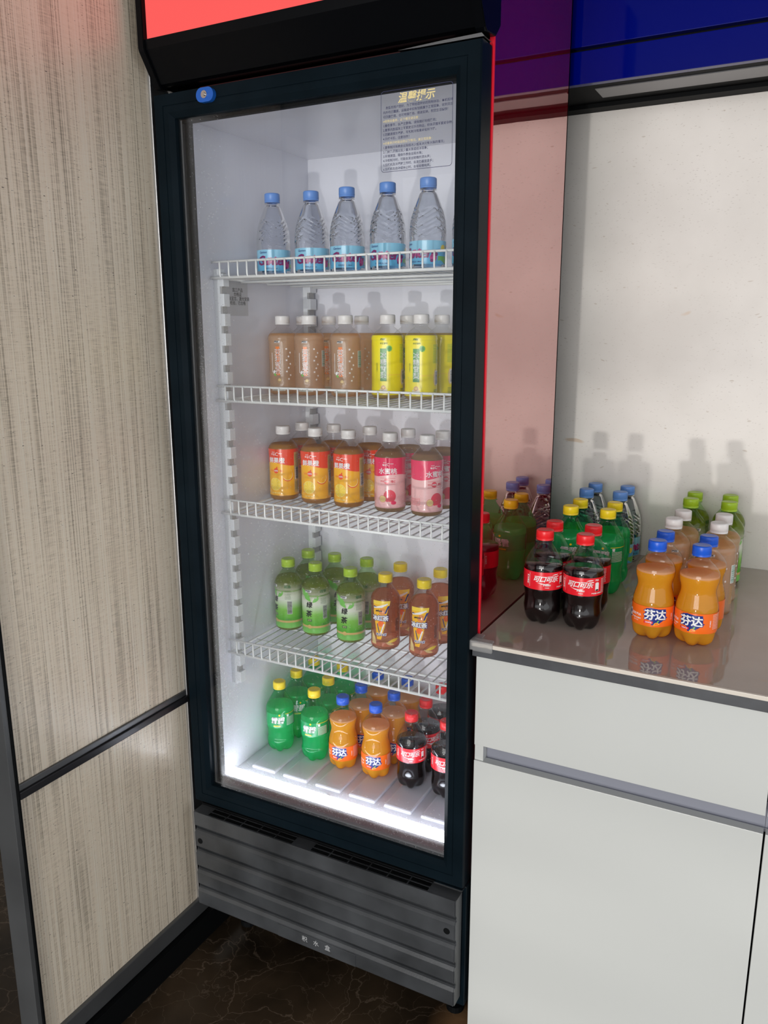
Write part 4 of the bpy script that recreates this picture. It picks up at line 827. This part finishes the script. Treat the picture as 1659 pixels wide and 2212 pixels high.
for row, y, lst in (('front', 0.26, ((0.076, 'juice', 4), (0.159, 'juice', 10), (0.241, 'juice', 0), (0.339, 'peach', 18), (0.422, 'peach', 55))), ('back', 0.335, ((0.076, 'juice', 30), (0.160, 'juice', 40), (0.251, 'juice', 25), (0.343, 'peach', 35), (0.423, 'peach', 40)))):
    for i, (x, k, r) in enumerate(lst):
        pos = ('leftmost', 'middle', 'rightmost')[i] if k == 'juice' else ('left', 'right')[i-3]
        bottle(k, x, y, 0.9833, r, ('orange juice bottle with red-orange label on third shelf, %s row, %s' if k == 'juice' else 'peach drink bottle with pink label on third shelf, %s row, %s one') % (row, pos), 'juices on the third shelf', 0.99, 0.955)
for row, y, lst in (('front', 0.265, ((0.076, 'green', -30), (0.149, 'green', 4), (0.239, 'green', 4), (0.325, 'icetea', 10), (0.416, 'icetea', 8))), ('back', 0.348, ((0.076, 'green', 60), (0.149, 'green', 40), (0.234, 'green', -40), (0.319, 'icetea', 30), (0.416, 'icetea', 50)))):
    for i, (x, k, r) in enumerate(lst):
        pos = ('leftmost', 'middle', 'rightmost')[i] if k == 'green' else ('left', 'right')[i-3]
        bottle(k, x, y, 0.6793, r, ('green tea bottle with lime cap on lowest wire shelf, %s row, %s' if k == 'green' else 'iced tea bottle with yellow cap on lowest wire shelf, %s row, %s one') % (row, pos), 'teas on the lowest wire shelf', 0.98, 0.975)
rowsT = (('front', 0.21, ((0.080, 'lime', 25), (0.174, 'lime', 8), (0.248, 'orange', 10), (0.330, 'orange', 14), (0.415, 'cola', 22), (0.495, 'cola', 18))), ('second', 0.28, ((0.080, 'lime', 40), (0.168, 'lime', 15), (0.255, 'orange', 30), (0.338, 'orange', 25), (0.416, 'cola', 50))), ('back', 0.36, ((0.078, 'lime', 0), (0.159, 'lime', 30), (0.255, 'orange', 0), (0.332, 'orange', 30), (0.418, 'cola', 30))))
DESC = {'lime': 'green lemon-lime soda with yellow cap', 'orange': 'orange soda with blue cap', 'cola': 'cola bottle with red cap'}
for row, y, lst in rowsT:
    for i, (x, k, r) in enumerate(lst):
        if k == 'cola': pos = '' if len(lst) == 5 else (', nearer the sodas' if i == 4 else ', cut by the door frame')
        else: pos = (', left one', ', right one')[i % 2]
        bottle(k, x, y, 0.4018, r, '%s on the fridge floor, %s row%s' % (DESC[k], row, pos), 'soda bottles on the fridge floor', 0.945, 0.995)

# ------------------------------------------------------------------ bottles on the worktop
CT = [('cola', 0.168, 0.695, 26, 'front', 'left'), ('cola', 0.168, 0.7665, 6, 'front', 'right'), ('cola', 0.240, 0.692, 20, 'second', 'left'), ('cola', 0.240, 0.763, -20, 'second', 'right'),
      ('lime', 0.385, 0.683, 12, 'front', 'left'), ('lime', 0.385, 0.757, -5, 'front', 'right'), ('lime', 0.457, 0.684, 12, 'second', 'left'), ('lime', 0.457, 0.755, -60, 'second', 'right'),
      ('water', 0.570, 0.669, 20, 'front', 'left'), ('water', 0.570, 0.742, -20, 'front', 'right'), ('water', 0.643, 0.671, 20, 'back', 'left'), ('water', 0.643, 0.743, 60, 'back', 'right'),
      ('orange', 0.183, 0.884, 14, 'front', 'left'), ('orange', 0.183, 0.954, -8, 'front', 'right'), ('orange', 0.254, 0.886, 20, 'second', 'left'), ('orange', 0.254, 0.957, -60, 'second', 'right'),
      ('jasmine', 0.360, 0.884, 20, 'front', 'left'), ('jasmine', 0.360, 0.963, -10, 'front', 'right'), ('jasmine', 0.438, 0.890, 20, 'second', 'left'), ('jasmine', 0.438, 0.964, 30, 'second', 'right'),
      ('green', 0.565, 0.888, 40, 'front', 'left'), ('green', 0.565, 0.962, 30, 'front', 'right'), ('green', 0.638, 0.887, 10, 'back', 'left'), ('green', 0.638, 0.958, 30, 'back', 'right')]
CD = {'cola': 'cola bottle with red cap on the worktop', 'lime': 'green soda bottle with yellow cap on the worktop', 'water': 'sky-blue-capped water bottle on the worktop', 'orange': 'blue-capped orange soda on the worktop', 'jasmine': 'white-capped brown jasmine tea on the worktop', 'green': 'lime-capped dark green tea on the worktop'}
for k, y, x, r, row, side in CT:
    bottle(k, x, y, 0.8332, r, '%s, %s row of its four, %s one' % (CD[k], 'front' if row == 'front' else 'rear', side), {'cola': 'colas on the worktop', 'lime': 'green sodas on the worktop', 'water': 'water bottles on the worktop', 'orange': 'orange sodas on the worktop', 'jasmine': 'jasmine teas on the worktop', 'green': 'green teas on the worktop'}[k], {'cola': 1.02, 'lime': 1.02}.get(k, 1.0), 1.012)
